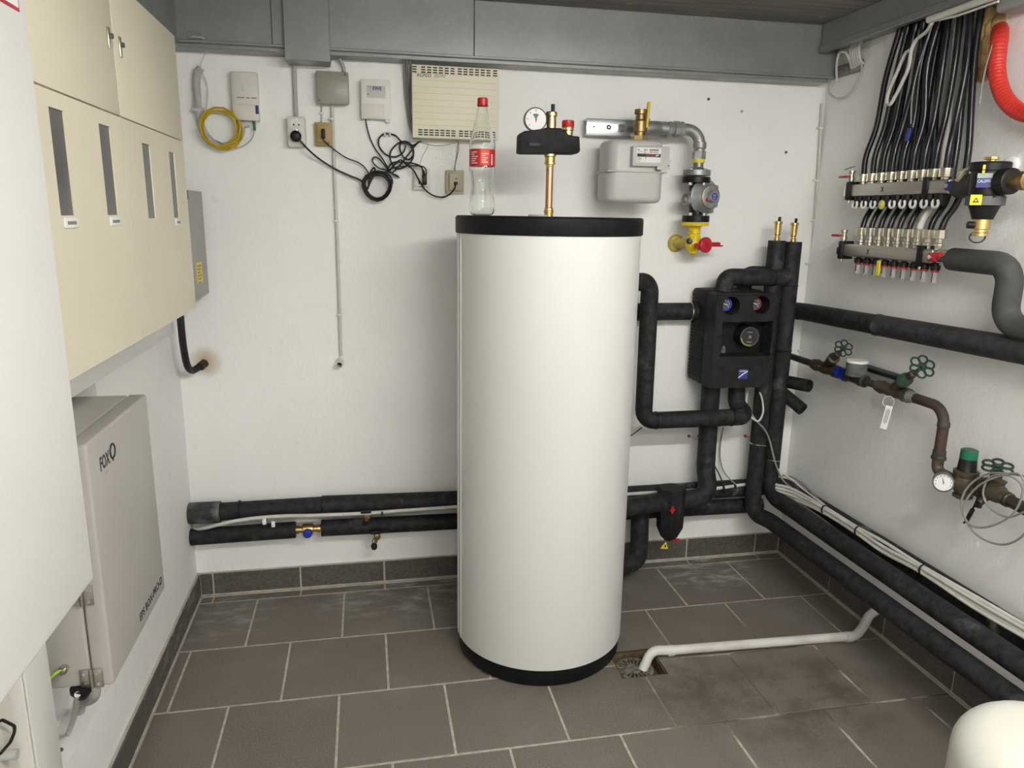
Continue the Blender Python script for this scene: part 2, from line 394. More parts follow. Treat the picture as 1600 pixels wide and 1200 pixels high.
def thing(name, label, cat, group=None, kind=None):
    o = bpy.data.objects.new(name, None); o.empty_display_size = 0.05; col.objects.link(o); return tag(o, label, cat, group, kind)
def text(s, size, o, ux, uy, m, parent, name='lettering', depth=0.0006, align='LEFT', shear=0.0, sx=1.0, label=None, width=None, bold=0.0):
    cu = bpy.data.curves.new('t', 'FONT'); cu.body = s; cu.size = size; cu.extrude = depth; cu.align_x = align; cu.shear = shear; cu.resolution_u = 3; cu.offset = bold * size
    ob = bpy.data.objects.new('t', cu); col.objects.link(ob); bpy.context.view_layer.update()
    me = bpy.data.meshes.new_from_object(ob.evaluated_get(bpy.context.evaluated_depsgraph_get())); bpy.data.objects.remove(ob)
    ux, uy, o = V(ux).normalized(), V(uy).normalized(), V(o); nz = ux.cross(uy)
    if width: xs_ = [v.co.x for v in me.vertices]; sx = width / max(1e-6, max(xs_) - min(xs_))
    for v in me.vertices: p = v.co.copy(); v.co = o + ux * p.x * sx + uy * p.y + nz * p.z
    me.materials.clear(); me.materials.append(m); me.name = name
    ob = bpy.data.objects.new(name, me); col.objects.link(ob); ob.parent = parent
    if label: ob['label'] = label
    return ob
BX, BZ = V((1, 0, 0)), V((0, 0, 1))           # reading directions on the back wall
LX = V((0, 1, 0)); RX = V((0, -1, 0))         # on the left and on the right wall
def bface(x0, y0, x1, y1, d):                 # pixel rectangle on the plane d in front of the back wall -> x0,x1,z0,z1
    ym, xm = (y0 + y1) / 2, (x0 + x1) / 2
    return B(x0, ym, d).x, B(x1, ym, d).x, B(xm, y1, d).z, B(xm, y0, d).z
def pm(px, dist): return px * dist / FPX      # pixels at a distance -> metres

# =====================================================================================================
#                                        STRUCTURE
# =====================================================================================================
YN = -4.2   # wall behind the camera
X1H, X0H, Y0H, Y1H = 1.650, 1.488, -0.805, -0.652          # floor drain pit
GROUTZ = -0.0015
mb = MB()
for lo, hi in (((-0.2, Y1H, -0.15), (W + 0.2, 0.2, GROUTZ)), ((-0.2, YN - 0.2, -0.15), (W + 0.2, Y0H, GROUTZ)), ((-0.2, Y0H, -0.15), (X0H, Y1H, GROUTZ)), ((X1H, Y0H, -0.15), (W + 0.2, Y1H, GROUTZ)), ((X0H, Y0H, -0.15), (X1H, Y1H, -0.075))):
    mb.box(lo, hi)
floor = mb.build('floor', M_GROUT, smooth=False, kind='structure')
S0, T, TW, G = 0.0640, 0.3325, 0.3345, 0.0075
full_tile = None
def tile_piece(x0, x1, y0, y1, m=M_TILE, parent=floor, z0=-0.012, z1=0.0):
    global full_tile
    isfull = abs((x1 - x0) - (TW - G)) < 1e-5 and abs((y1 - y0) - (T - G)) < 1e-5 and parent is floor
    if isfull and full_tile is not None:
        o = bpy.data.objects.new('floor_tile', full_tile); col.objects.link(o); o.parent = parent
    else:
        hx, hy = (x1 - x0) / 2, (y1 - y0) / 2
        o = MB().rbox((-hx, -hy, z0), (hx, hy, z1), 0.0012, 1).build('floor_tile', m, parent, smooth=False)
        if isfull: full_tile = o.data
    o.location = ((x0 + x1) / 2, (y0 + y1) / 2, 0); o['keep'] = 1
    return o
def put_tile(x0, x1, y0, y1):
    """split round the drain pit"""
    if x1 - x0 < 0.012: return
    if x0 < X1H and x1 > X0H and y0 < Y1H and y1 > Y0H:
        a0, a1 = max(x0, X0H), min(x1, X1H); m_ = MB()
        b0, b1 = max(y0, Y0H), min(y1, Y1H)
        for lo, hi in (((x0, y0), (a0, y1)), ((a1, y0), (x1, y1)), ((a0, b1), (a1, y1)), ((a0, y0), (a1, b0))):
            if hi[0] - lo[0] > 0.002 and hi[1] - lo[1] > 0.002: m_.box((*lo, -0.012), (*hi, 0.0))
        m_.build('floor_tile', M_TILE, floor, smooth=False)
    else: tile_piece(x0, x1, y0, y1)
XB0 = B(333, 908, 0.012).x
for k in range(-1, 12):
    yt = 0.0 if k < 0 else -(S0 + k * T); yb = -S0 if k < 0 else yt - T
    off = XB0 if k < 0 else (0.0524 + 0.5 * TW + 0.012 if k % 2 == 0 else 0.0524)
    i = -1
    while off + i * TW < W:
        a = off + i * TW + G / 2; b = off + (i + 1) * TW - G / 2; i += 1
        a, b = max(a, 0.016), min(b, W - 0.017)
        if b > a: put_tile(a, b, yb + G / 2, yt - (G / 2 if k >= 0 else 0.017))

HB = 0.100
M_GROUT2 = mat('baseboard_grout', (0.47, 0.44, 0.38), 0.85, c2=(0.38, 0.35, 0.30), ns=35)
mb = MB().box((-0.3, 0, -0.15), (W + 0.3, 0.2, 2.6)); wall_back = mb.build('wall_back', M_WALL, smooth=False, kind='structure')
NZ0, NZ1, NY0, NY1, NX = 0.287, 1.072, -2.9, -0.86, -0.068     # recess in the left wall
mb = MB()
mb.box((-0.2, YN, -0.15), (0, 0, NZ0)).box((-0.2, YN, NZ1), (0, 0, 2.6)).box((-0.2, NY1, NZ0), (0, 0, NZ1)).box((-0.2, YN, NZ0), (0, NY0, NZ1)).box((-0.2, NY0, NZ0), (NX, NY1, NZ1))
wall_left = mb.build('wall_left', M_WALL, smooth=False, kind='structure')
wall_right = MB().box((W, YN, -0.15), (W + 0.2, 0.0, 2.6)).build('wall_right', M_WALL, smooth=False, kind='structure')
MB().box((-0.2, YN - 0.2, -0.15), (W + 0.2, YN, 2.6)).build('wall_front', M_WALL, smooth=False, kind='structure')
MB().box((-0.2, YN - 0.2, CEIL), (W + 0.2, 0.2, CEIL + 0.2)).build('ceiling', M_CEIL, smooth=False, kind='structure')

def baseboard(side):
    if side == 'back':
        g = MB().box((0.0, -0.008, 0), (W, 0, HB)).box((0.0, -0.0165, -0.003), (W, 0, 0.003)).build('baseboard_back', M_GROUT2, smooth=False, kind='structure')
        i = -1
        while XB0 + i * TW < W:
            a, b = max(XB0 + i * TW + G / 2, 0.014), min(XB0 + (i + 1) * TW - G / 2, W - 0.016); i += 1
            if b - a > 0.01: MB().rbox((a, -0.012, 0.011), (b, -0.001, HB - 0.003), 0.001, 1).build('baseboard_tile', M_BTILE, g, smooth=False)
    elif side == 'left':
        g = MB().box((0, YN, 0), (0.008, -0.012, HB)).box((0, YN, -0.003), (0.0155, -0.012, 0.003)).build('baseboard_left', M_GROUT2, smooth=False, kind='structure')
        yj = L(269, 983, 0.012).y; i = -3
        while i < 12:
            b, a = yj - i * TW - G / 2, yj - (i + 1) * TW + G / 2; i += 1
            b = min(b, -0.014)
            if b - a > 0.01 and a < b: MB().rbox((0.001, a, 0.011), (0.012, b, HB - 0.003), 0.001, 1).build('baseboard_tile', M_BTILE, g, smooth=False)
    else:
        g = MB().box((W - 0.008, YN, 0), (W, -0.012, HB)).box((W - 0.0165, YN, -0.003), (W, -0.012, 0.003)).build('baseboard_right', M_GROUT2, smooth=False, kind='structure')
        yj = R(1297, 891, 0.012).y; i = -2
        while i < 12:
            b, a = yj - i * TW - G / 2, yj - (i + 1) * TW + G / 2; i += 1
            b = min(b, -0.014)
            if b - a > 0.01 and a < b: MB().rbox((W - 0.012, a, 0.011), (W - 0.001, b, HB - 0.003), 0.001, 1).build('baseboard_tile', M_BTILE, g, smooth=False)
for s in ('back', 'left', 'right'): baseboard(s)

# ------------------------------------------------------------------ lamp (on the ceiling, between camera and tank), plus an added fill lamp behind the camera
M_TUBE = bpy.data.materials.new('fluorescent_tube'); M_TUBE.use_nodes = True
p_ = M_TUBE.node_tree.nodes['Principled BSDF']; p_.inputs['Emission Color'].default_value = (1.0, 0.985, 0.94, 1); p_.inputs['Emission Strength'].default_value = LAMP_POWER
M_FILLTUBE = M_TUBE.copy(); M_FILLTUBE.name = 'fill_fluorescent_tube'; M_FILLTUBE.node_tree.nodes['Principled BSDF'].inputs['Emission Strength'].default_value = LAMP_POWER * 0.45  # dimmer tubes for the rear lamp, added to brighten the right wall
for LX0, LX1, LY, l_ in ((1.05, 2.30, -2.50, 'white fluorescent batten lamp under the ceiling in front of the tank'), (0.30, 1.55, -3.70, 'added white fluorescent fill lamp, unseen, under the ceiling at the far wall')):
    lamp = thing('main_or_fill_lamp', l_, 'lamp')
    MB().rbox((LX0 - 0.04, LY - 0.07, CEIL - 0.045), (LX1 + 0.04, LY + 0.07, CEIL - 0.001), 0.006).build('housing', M_WHITEP, lamp)
    for s in (-1, 1):
        tb = MB().cyl((LX0, LY + s * 0.035, CEIL - 0.07), (LX1, LY + s * 0.035, CEIL - 0.07), 0.014, n=10).build('fluorescent_tube', M_TUBE if LY > -3 else M_FILLTUBE, lamp)
        for x in (LX0 - 0.02, LX1): MB().box((x, LY + s * 0.035 - 0.015, CEIL - 0.085), (x + 0.02, LY + s * 0.035 + 0.015, CEIL - 0.044)).build('lamp_holder', M_WHITEP, tb)

# ------------------------------------------------------------------ sheet metal cable ducts under the ceiling
DD = 0.09
duct = thing('cable_duct', 'long grey sheet metal cable duct above the back wall sockets', 'cable duct')
zb, zt = 2.024, CEIL
xs = [0.0, 0.40, B(741, 50, DD).x, 2.50]
for a, b in zip(xs[:-1], xs[1:]):
    MB().rbox((a + 0.0008, -DD, zb + 0.02), (b - 0.0008, -0.0, zt), 0.002, 1).build('duct_panel', M_DUCT, duct, smooth=False)
MB().rbox((0.0, -DD + 0.012, zb), (2.485, -0.001, zb + 0.02), 0.002, 1).build('bottom_rail', M_DUCT, duct, smooth=False)
MB().rbox((0.0, -DD - 0.006, zb + 0.013), (2.498, -DD + 0.008, zb + 0.022), 0.002, 1).build('lower_lip', M_DUCT, duct, smooth=False)
x0, x1, z0, z1 = bface(443, 0, 515, 95, DD + 0.02)
MB().rbox((x0, -DD - 0.02, z0), (x1, -DD + 0.03, CEIL - 0.001), 0.002, 1).build('cover_plate', M_DUCT, duct, smooth=False)
MB().rbox((x0 + 0.004, -DD + 0.012, z0 + 0.002), (x1 - 0.004, -0.001, zb), 0.002, 1).build('cover_box', M_DUCT, duct, smooth=False)
c = B(305, 56, DD)
MB().rbox((c.x - 0.02, -DD - 0.012, c.z - 0.012), (c.x + 0.02, -DD, c.z + 0.012), 0.003).build('cable_clip', M_CLEAR, duct)
ld = thing('cable_duct', 'short grey sheet metal cable duct above the cream meter cabinet', 'cable duct')
MB().rbox((0.001, -3.2, 2.03), (0.10, -DD - 0.008, CEIL), 0.002, 1).build('duct_panel', M_DUCT, ld, smooth=False)
MB().rbox((0.001, -3.2, 2.02), (0.104, -DD - 0.008, 2.034), 0.002, 1).build('lower_lip', M_DUCT, ld, smooth=False)
rd = thing('cable_duct', 'grey sheet metal cable duct above the black heating hoses', 'cable duct')
MB().rbox((W - 0.105, -3.4, 2.145), (W - 0.0, -DD - 0.008, CEIL), 0.002, 1).build('duct_panel', M_DUCT, rd, smooth=False)
MB().rbox((W - 0.112, -3.4, 2.125), (W - 0.085, -DD - 0.012, 2.149), 0.002, 1).build('lower_lip', M_DUCT, rd, smooth=False)
MB().rbox((W - 0.02, -3.4, 2.128), (W - 0.001, -0.44, 2.146), 0.002, 1).build('back_rail', M_DUCT, rd, smooth=False)
yg = R(1556, 12, 0.07).y
MB().rbox((W - 0.075, -2.6, 2.078), (W - 0.001, yg, 2.127), 0.012, 3).build('grey_sleeve', M_GREY, rd)

# =====================================================================================================
#                                        TANK AND WHAT STANDS ON IT
# =====================================================================================================
TX, TY, TR, TH = 1.264, -0.525, 0.2945, 1.497
t = thing('hot_water_tank', 'tall white cylindrical hot water tank with black rim and black foot ring', 'water tank')
MB().lathe((TX, TY, 0.062), (0, 0, 1), [(0, TR - 0.006), (0.004, TR - 0.002), (1.383, TR - 0.002)], 96).build('jacket', M_TANK, t)
MB().lathe((TX, TY, 0), (0, 0, 1), [(0, TR - 0.018), (0.012, TR - 0.008), (0.062, TR - 0.006)], 96).build('foot_ring', M_RIM, t)
rim = MB().lathe((TX, TY, 1.443), (0, 0, 1), [(0, TR + 0.001), (0.003, TR + 0.003), (TH - 1.443 - 0.006, TR + 0.003), (TH - 1.443 - 0.001, TR - 0.001), (TH - 1.443, TR - 0.006)], 96).build('rim', M_RIM, t)
# closing strip of the jacket on the left
ang = math.atan2(CAM.y - TY, CAM.x - TX); tang = ang - math.acos(TR / math.hypot(CAM.x - TX, CAM.y - TY))
for da, nm, wd in ((0.29, 'closing_strip', 0.0035), (0.17, 'jacket_edge', 0.002)):
    q = tang + da; n_ = V((math.cos(q), math.sin(q), 0)); c = V((TX, TY, 0.755)) + n_ * (TR - 0.0025)
    MB().obox(c, (-n_.y, n_.x, 0), n_, wd, 0.0028, 0.688, 0.001).build(nm, M_WCAB, t)
c = hit(832, 339, 2, TH); c = V((1.21, -0.60, TH))
MB().lathe(c, (0, 0, 1), [(-0.002, 0.03), (0.004, 0.03), (0.005, 0.027)], 28).build('sensor_cap', M_GREY, rim)

# bottle
p = hit(753, 337, 1, -0.575); bx, by = p.x, -0.575
bot = thing('glass_bottle', 'clear empty glass bottle with red cap and red paper label', 'bottle')
kz = (hit(755, 153, 1, by).z - TH) / 0.335
prof = [(0.0, 0.026), (0.003, 0.0335), (0.012, 0.0375), (0.03, 0.0385), (0.045, 0.0375), (0.07, 0.0335), (0.092, 0.0325), (0.11, 0.0345), (0.128, 0.0385), (0.135, 0.0395), (0.14, 0.0385), (0.192, 0.0385), (0.198, 0.0395), (0.215, 0.037), (0.25, 0.0275), (0.285, 0.0185), (0.305, 0.0145), (0.318, 0.0135)]
prof = [(a * kz, b) for a, b in prof]
inner = [(a + (0.006 if i == 0 else 0), b - 0.0018) for i, (a, b) in enumerate(prof)]
full = prof + [(prof[-1][0], inner[-1][1])] + inner[::-1]
MB().lathe((bx, by, TH + 0.0005), (0, 0, 1), full, 48, True, True).build('glass', M_GLASS, bot)
zc = TH + 0.312 * kz
cap = MB().lathe((bx, by, zc), (0, 0, 1), [(0, 0.0165), (0.004, 0.0165), (0.005, 0.0155), (0.020, 0.0155), (0.023, 0.013)], 32, False, True).build('screw_cap', M_REDP, bot)
def arc_band(r, a0, a1, z0, z1, n=24, th=0.0004):
    m_ = MB(); vs = []
    for k in range(n + 1):
        q = a0 + (a1 - a0) * k / n; dx, dy = math.cos(q), math.sin(q)
        for rr in (r, r + th):
            for z in (z0, z1): vs.append((bx + dx * rr, by + dy * rr, z))
    fs = []
    for k in range(n):
        a, b = 4 * k, 4 * k + 4
        fs += [(a + 2, a + 3, b + 3, b + 2), (a, b, b + 1, a + 1), (a, a + 2, b + 2, b), (a + 1, b + 1, b + 3, a + 3)]
    fs += [(0, 1, 3, 2), (4 * n, 4 * n + 2, 4 * n + 3, 4 * n + 1)]
    return m_.add(vs, fs)
zl0, zl1 = TH + 0.142 * kz, TH + 0.190 * kz
lab = arc_band(0.0388, 0, 2 * PI - 0.001, zl0, zl1, 48).build('paper_label', M_REDP, bot, label='red paper label')
M_LRED = mat('bright_red_print', (0.62, 0.06, 0.05), 0.5)
fa = math.atan2(CAM.y - by, CAM.x - bx)
arc_band(0.0393, fa - 0.15, fa + 0.55, zl0 + 0.003, zl1 - 0.003, 14).build('label_panel', M_LRED, lab)
pr = MB()
for k in range(6):
    z = zl0 + 0.007 + k * 0.0062; a = arc_band(0.0393, fa - 0.95, fa - 0.95 + (0.55, 0.38, 0.5, 0.6, 0.3, 0.52)[k], z, z + 0.0022, 8); pr.add(a.v, a.f)
for k in range(5):
    z = zl0 + 0.010 + k * 0.006; a = arc_band(0.0398, fa - 0.05, fa + (0.42, 0.30, 0.40, 0.22, 0.45)[k], z, z + 0.0016, 8); pr.add(a.v, a.f)
a = arc_band(0.0398, fa + 0.75, fa + 0.84, zl0 + 0.004, zl0 + 0.034, 4); pr.add(a.v, a.f)
pr.build('label_print', M_PAPER, lab, kind='stuff')

# safety group on the tank
SY = -0.47
c0 = hit(857, 338, 1, SY); sx = c0.x
def S(px, py, dy=0.0): return hit(px, py, 1, SY + dy)
sg = thing('boiler_safety_group', 'black insulated boiler safety group on a copper pipe with pressure gauge', 'safety valve')
cb = S(857, 240)
MB().cyl((sx, SY, TH + 0.02), (sx, SY, cb.z - 0.03), 0.0115, n=24).build('copper_pipe', M_COPPER, sg)
lo = MB().lathe((sx, SY, TH), (0, 0, 1), [(0, 0.0145), (0.012, 0.0145), (0.013, 0.0165), (0.018, 0.0165), (0.019, 0.0145), (0.026, 0.0145), (0.028, 0.012)], 24).build('lower_fitting', M_BRASS, sg)
MB().lathe((sx, SY, cb.z), (0, 0, -1), [(-0.004, 0.0195), (0.009, 0.0195), (0.011, 0.0165), (0.026, 0.0155), (0.027, 0.018), (0.033, 0.018), (0.034, 0.0135), (0.042, 0.012)], 24).build('upper_fitting', M_BRASS, sg)
P_ = [S(*q, -0.03) for q in ((813, 238), (814, 209), (820, 204), (843, 204), (853, 199), (878, 200), (887, 212), (906, 213), (907, 236), (903, 240), (818, 239))]
bm = bmesh.new()
fr = [bm.verts.new(p) for p in P_]; bk = [bm.verts.new(p + V((0, 0.07, 0))) for p in P_]
bm.faces.new(fr[::-1]); bm.faces.new(bk); n_ = len(fr)
for i in range(n_): bm.faces.new((fr[i], fr[(i + 1) % n_], bk[(i + 1) % n_], bk[i]))
bmesh.ops.bevel(bm, geom=bm.edges[:], offset=0.004, segments=2, profile=0.5, affect='EDGES')
mb = MB(); mb._bm(bm); body = mb.build('insulation_shell', M_EPP, sg)
q0, q1 = S(826, 222, -0.0305), S(845, 230, -0.0305)
MB().rbox((q0.x, SY - 0.033, q1.z), (q1.x, SY - 0.028, q0.z), 0.0015).build('raised_badge', M_BLACKP, body)
g0 = S(836, 187); fdir = V((-0.10, -1, -0.06)).normalized()
gr_ = 0.0365
ga = MB().lathe(g0 - fdir * 0.012, fdir, [(0, gr_ - 0.004), (0.004, gr_), (0.026, gr_), (0.028, gr_ - 0.003)], 40).build('gauge_case', M_DARKGREY, sg)
MB().lathe(g0 + fdir * 0.0162, fdir, [(0, gr_ - 0.004), (0.0008, gr_ - 0.004)], 40).build('gauge_face', M_GYFACE, ga)
gx, gz = fdir.cross(V((0, 0, 1))).normalized() * -1, V((0, 0, 1))
gx = V((1, 0, 0)); gz = -fdir.cross(gx).normalized()
if gz.z < 0: gz = -gz
fo = g0 + fdir * 0.0174
MB().prism([(0, 0)] + [(0.017 * math.sin(a), 0.017 * math.cos(a)) for a in [-0.6 + 0.25 * k for k in range(6)]], fo, gx, gz, 0.0006).build('gauge_green_sector', M_GREENC, ga)
MB().prism([(0, -0.012), (0.004, 0.004), (0, 0.008), (-0.003, 0.004)], fo - fdir * 0.0 + gx * 0.001, gx, gz, -0.0012).build('gauge_needle', M_REDP, ga)
tk = MB()
for k in range(7):
    a = -2.3 + 4.6 * k / 6; tk.obox(fo + gx * 0.0265 * math.sin(a) + gz * 0.0265 * math.cos(a), gx * math.cos(a) - gz * math.sin(a), gx * math.sin(a) + gz * math.cos(a), 0.0008, 0.0028, 0.0004)
tk.build('gauge_ticks', M_PRINT, ga, kind='stuff')
a0 = S(861, 206)
av = MB().lathe((a0.x, SY, a0.z - 0.01), (0, 0, 1), [(0, 0.0155), (0.055, 0.0155), (0.057, 0.019), (0.067, 0.019), (0.070, 0.016)], 28).build('air_vent', M_BRASS, sg)
MB().cyl((a0.x + 0.004, SY, a0.z + 0.058), (a0.x + 0.004, SY, a0.z + 0.083), 0.006).build('vent_cap', M_BLACKP, av)
s0 = S(887, 213)
sv = MB().lathe((s0.x, SY, s0.z - 0.01), (0, 0, 1), [(0, 0.0165), (0.026, 0.0165), (0.028, 0.0185), (0.036, 0.0185)], 28).build('safety_valve', M_BRASS, sg)
MB().lathe((s0.x, SY, s0.z + 0.026), (0, 0, 1), [(0, 0.0185), (0.002, 0.0195), (0.020, 0.0195), (0.022, 0.017)], 24).build('red_valve_cap', M_REDP, sv, label='red cap')

# =====================================================================================================
#                                        LEFT WALL
# =====================================================================================================
def cab_panel(y0, y1, z0, z1, x, th, bev=0.003): return MB().rbox((x - th, y0, z0), (x, y1, z1), bev)
CX = 0.21
mc = thing('meter_cabinet', 'cream metal meter cabinet with four narrow dark windows beside white cabinet', 'cabinet')
ye, ysp = L(305, 483, CX).y, L(203, 330, CX).y
ye = (L(275, 60, CX).y + ye) / 2
zt, zb = 1.945, 1.228
yn = 2 * ysp - ye
MB().box((0.0, yn, zb + 0.01), (CX - 0.018, ye - 0.004, zt - 0.002)).build('body', M_CREAM, mc, smooth=False)
zs = L(200, 187, CX).z
for a, b in ((yn, ysp), (ysp, ye)):
    dr = cab_panel(a + 0.0012, b - 0.0012, zs + 0.0015, zt, CX, 0.018, 0.002).build('upper_door', M_CREAM, mc)
    yk = b - 0.035 if b == ysp else a + 0.035
    zk = L(178, 66, CX).z if b == ysp else L(193, 78, CX).z
    MB().rbox((CX, yk - 0.006, zk - 0.02), (CX + 0.004, yk + 0.006, zk + 0.02), 0.002).build('lock_plate', M_NICKEL, dr)
    MB().cyl((CX + 0.003, yk, zk + 0.004), (CX + 0.010, yk, zk + 0.004), 0.005).build('lock', M_DARKGREY, dr)
wpx = (((76, 170), (99, 170), (95, 335), (118, 335)), ((155, 198), (172, 200), (168, 336), (186, 336)), ((222, 224), (234, 226), (232, 339), (244, 339)), ((263, 238), (272, 240), (273, 340), (281, 340)))
wins = []
for a_, b_, c_, d_ in wpx:
    A, Bq, C_, D_ = L(*a_, CX), L(*b_, CX), L(*c_, CX), L(*d_, CX)
    wins.append(((A.y + C_.y) / 2, (Bq.y + D_.y) / 2, (C_.z + D_.z) / 2, (A.z + Bq.z) / 2))
for a, b in ((yn, ysp), (ysp, ye)):
    ws = sorted(w for w in wins if a < (w[0] + w[1]) / 2 < b)
    # the lower door is cut round its two windows
    mb = MB(); ya, yb = a + 0.0012, b - 0.0012; z0, z1 = zb, zs - 0.0015; X0, X1 = CX - 0.018, CX
    wz0, wz1 = min(w[2] for w in ws), max(w[3] for w in ws)
    mb.box((X0, ya, z0), (X1, yb, wz0)).box((X0, ya, wz1), (X1, yb, z1))
    edges = [ya] + [e for w in ws for e in (w[0], w[1])] + [yb]
    for i in range(0, len(edges), 2): mb.box((X0, edges[i], wz0), (X1, edges[i + 1], wz1))
    dr = mb.build('lower_door', M_CREAM, mc, smooth=False)
    for w in ws:
        MB().box((CX - 0.007, w[0] - 0.002, wz0 - 0.002), (CX - 0.003, w[1] + 0.002, wz1 + 0.002)).build('window_pane', M_GLASSW, dr, smooth=False, label='dark window pane')
        if w is not wins[2] and w != wins[2]:
            lb = MB().rbox((CX, w[0] + 0.006, wz0 - 0.020), (CX + 0.003, w[1] + 0.004, wz0 - 0.003), 0.001).build('name_tag', M_PAPER, dr, label='small white name tag')
            MB().box((CX + 0.003, w[0] + 0.016, wz0 - 0.0145), (CX + 0.0034, w[1] - 0.008, wz0 - 0.009)).build('tag_print', M_PGREY, lb, smooth=False)
# strip of white board under it
zl = L(112, 618, 0.0).z
MB().rbox((0.0, -1.735, NZ1 - 0.001), (0.012, L(268, 519, 0.0).y, zb + 0.005), 0.004).build('mounting_board', M_WALL, label='white painted board strip under the cream meter cabinet', cat='board')

# white cabinet beside it (nearest the camera)
WX = 0.27
wc = thing('white_cabinet', 'large plain white wall cabinet with a red-edged sticker beside the meter cabinet', 'cabinet')
yw = (L(40, 0, WX).y + L(147, 905, WX).y) / 2; zw = L(147, 905, WX).z
MB().rbox((0.002, -2.42, zw + 0.012), (WX - 0.02, yw - 0.004, 2.012), 0.003).build('body', M_WCAB, wc)
MB().rbox((WX - 0.019, -2.42, zw), (WX, yw, 2.014), 0.005, 3).build('front_panel', M_WCAB, wc)
a = L(31, 19, WX + 0.001); b_ = L(0, 1, WX + 0.001)
stk = MB().rbox((WX, a.y - 0.09, a.z), (WX + 0.0012, a.y, a.z + 0.075), 0.0005, 1).build('sticker', M_REDS, wc, label='white sticker with red edge')
MB().box((WX + 0.001, a.y - 0.087, a.z + 0.004), (WX + 0.0016, a.y - 0.0035, a.z + 0.071)).build('sticker_sheet', M_PAPER, stk, smooth=False)
MB().rbox((WX + 0.0012, a.y - 0.08, a.z + 0.018), (WX + 0.0019, a.y - 0.014, a.z + 0.06), 0.0003, 1).build('sticker_print', M_PGREY, stk)

# battery changeover box in the recess
FXX, fy0, fy1, fz0, fz1 = 0.147, -1.378, -0.962, 0.533, 1.055
fx = thing('backup_power_box', 'pale grey steel switch box lettered FOX hung in the wall recess', 'electrical box')
MB().rbox((NX, fy0, fz0 + 0.002), (FXX - 0.042, fy1, fz1), 0.006, 3).build('body', M_FOX, fx)
dr = MB().rbox((FXX - 0.040, fy0 - 0.001, fz0), (FXX, fy1 + 0.001, fz1 + 0.001), 0.006, 3).build('door', M_FOX, fx)
o = L(157, 737, FXX); o = V((FXX, o.y, o.z))
text('FOX', 0.040, o, LX, BZ, M_PRINT, dr, width=L(171, 720, FXX).y - o.y, bold=0.02)
e = L(174.5, 705, FXX); e = V((FXX + 0.0005, e.y + 0.003, e.z))
MB().torus(e, (1, 0, 0), 0.0150, 0.0022, 32, 6).build('logo_ring', M_PRINT, dr)
MB().obox(e + V((0, -0.001, -0.0175)), LX, BZ, 0.003, 0.0035, 0.0007).build('logo_tail', M_PRINT, dr)
MB().box((FXX, o.y + 0.026, o.z - 0.013), (FXX + 0.0005, o.y + 0.042, o.z - 0.009)).build('small_print', M_GREY, dr, smooth=False)
o = L(219, 972, FXX); o = V((FXX, o.y, o.z))
text('EPS BOX-PRO-D', 0.027, o, LX, BZ, M_PRINT, dr, width=L(253, 912, FXX).y - o.y, bold=0.012)
for pz in (L(132, 740, 0.1).z, L(152, 890, 0.1).z, L(155, 1031, 0.1).z):
    h_ = MB().rbox((FXX - 0.062, fy0 - 0.005, pz - 0.022), (FXX - 0.044, fy0, pz + 0.022), 0.002)
    h_.rbox((FXX - 0.036, fy0 - 0.005, pz - 0.022), (FXX - 0.018, fy0 - 0.001, pz + 0.022), 0.002).cyl((FXX - 0.040, fy0 - 0.004, pz - 0.022), (FXX - 0.040, fy0 - 0.004, pz + 0.022), 0.004, n=10)
    h = h_.build('hinge', M_STEEL, fx)
    for sx_ in (-0.053, -0.027):
        for sz in (-0.012, 0.012): MB().cyl((FXX + sx_, fy0 - 0.0065, pz + sz), (FXX + sx_, fy0 - 0.004, pz + sz), 0.0035, n=10).build('screw', M_NICKEL, h)
for zz in (L(239, 685, FXX).z, L(251, 856, FXX).z):
    MB().rbox((FXX - 0.03, fy1, zz - 0.008), (FXX - 0.008, fy1 + 0.008, zz + 0.008), 0.002).build('latch', M_BLACKP, fx)
sp = hit(102, 1043, 1, fy0)
MB().hexn((sp.x, fy0 - 0.012, sp.z), (sp.x, fy0, sp.z), 0.009).cyl((sp.x, fy0 - 0.02, sp.z), (sp.x, fy0, sp.z), 0.005, n=12).build('earth_bolt', M_NICKEL, fx)
ew = MB().tube([(sp.x, fy0 - 0.012, sp.z), hit(90, 1050, 1, fy0 - 0.02), hit(78, 1060, 1, fy0 - 0.03), hit(60, 1075, 1, fy0 - 0.05), (NX + 0.001, fy0 - 0.09, 0.50)], 0.0035, 8, spl=5).build('earth_wire', M_LEAF, label='green and yellow earth wire bolted to the pale grey switch box', cat='wire')
cg = hit(128, 1077, 1, -1.30)
gq = F(127, 1075, fz0)
MB().lathe((gq.x, gq.y, fz0 + 0.003), (0, 0, -1), [(0, 0.021), (0.010, 0.021), (0.018, 0.015), (0.026, 0.010)], 20).build('cable_gland', M_BLACKP, fx)
pq = L(122, 1112, -0.02)
c1, c2 = F(147, 1070, fz0), F(124, 1112, NZ0)
MB().tube([c1, c1 + (c2 - c1) * 0.12 + V((0, 0, -0.02)), c2 + (c1 - c2) * 0.2 + V((0, 0, 0.01)), c2], 0.0125, 12, spl=6).build('conduit', M_PIPEGREY, label='short grey conduit from under the switch box into the white ledge', cat='conduit')
c1, c2 = F(121, 1085, fz0), F(106, 1148, NZ0)
MB().tube([c1, (c1 + c2) / 2 + V((0.004, 0, 0)), c2], 0.006, 10, spl=5).build('cable', M_CABW, label='white cable dropping behind the switch box into the ledge', cat='cable')
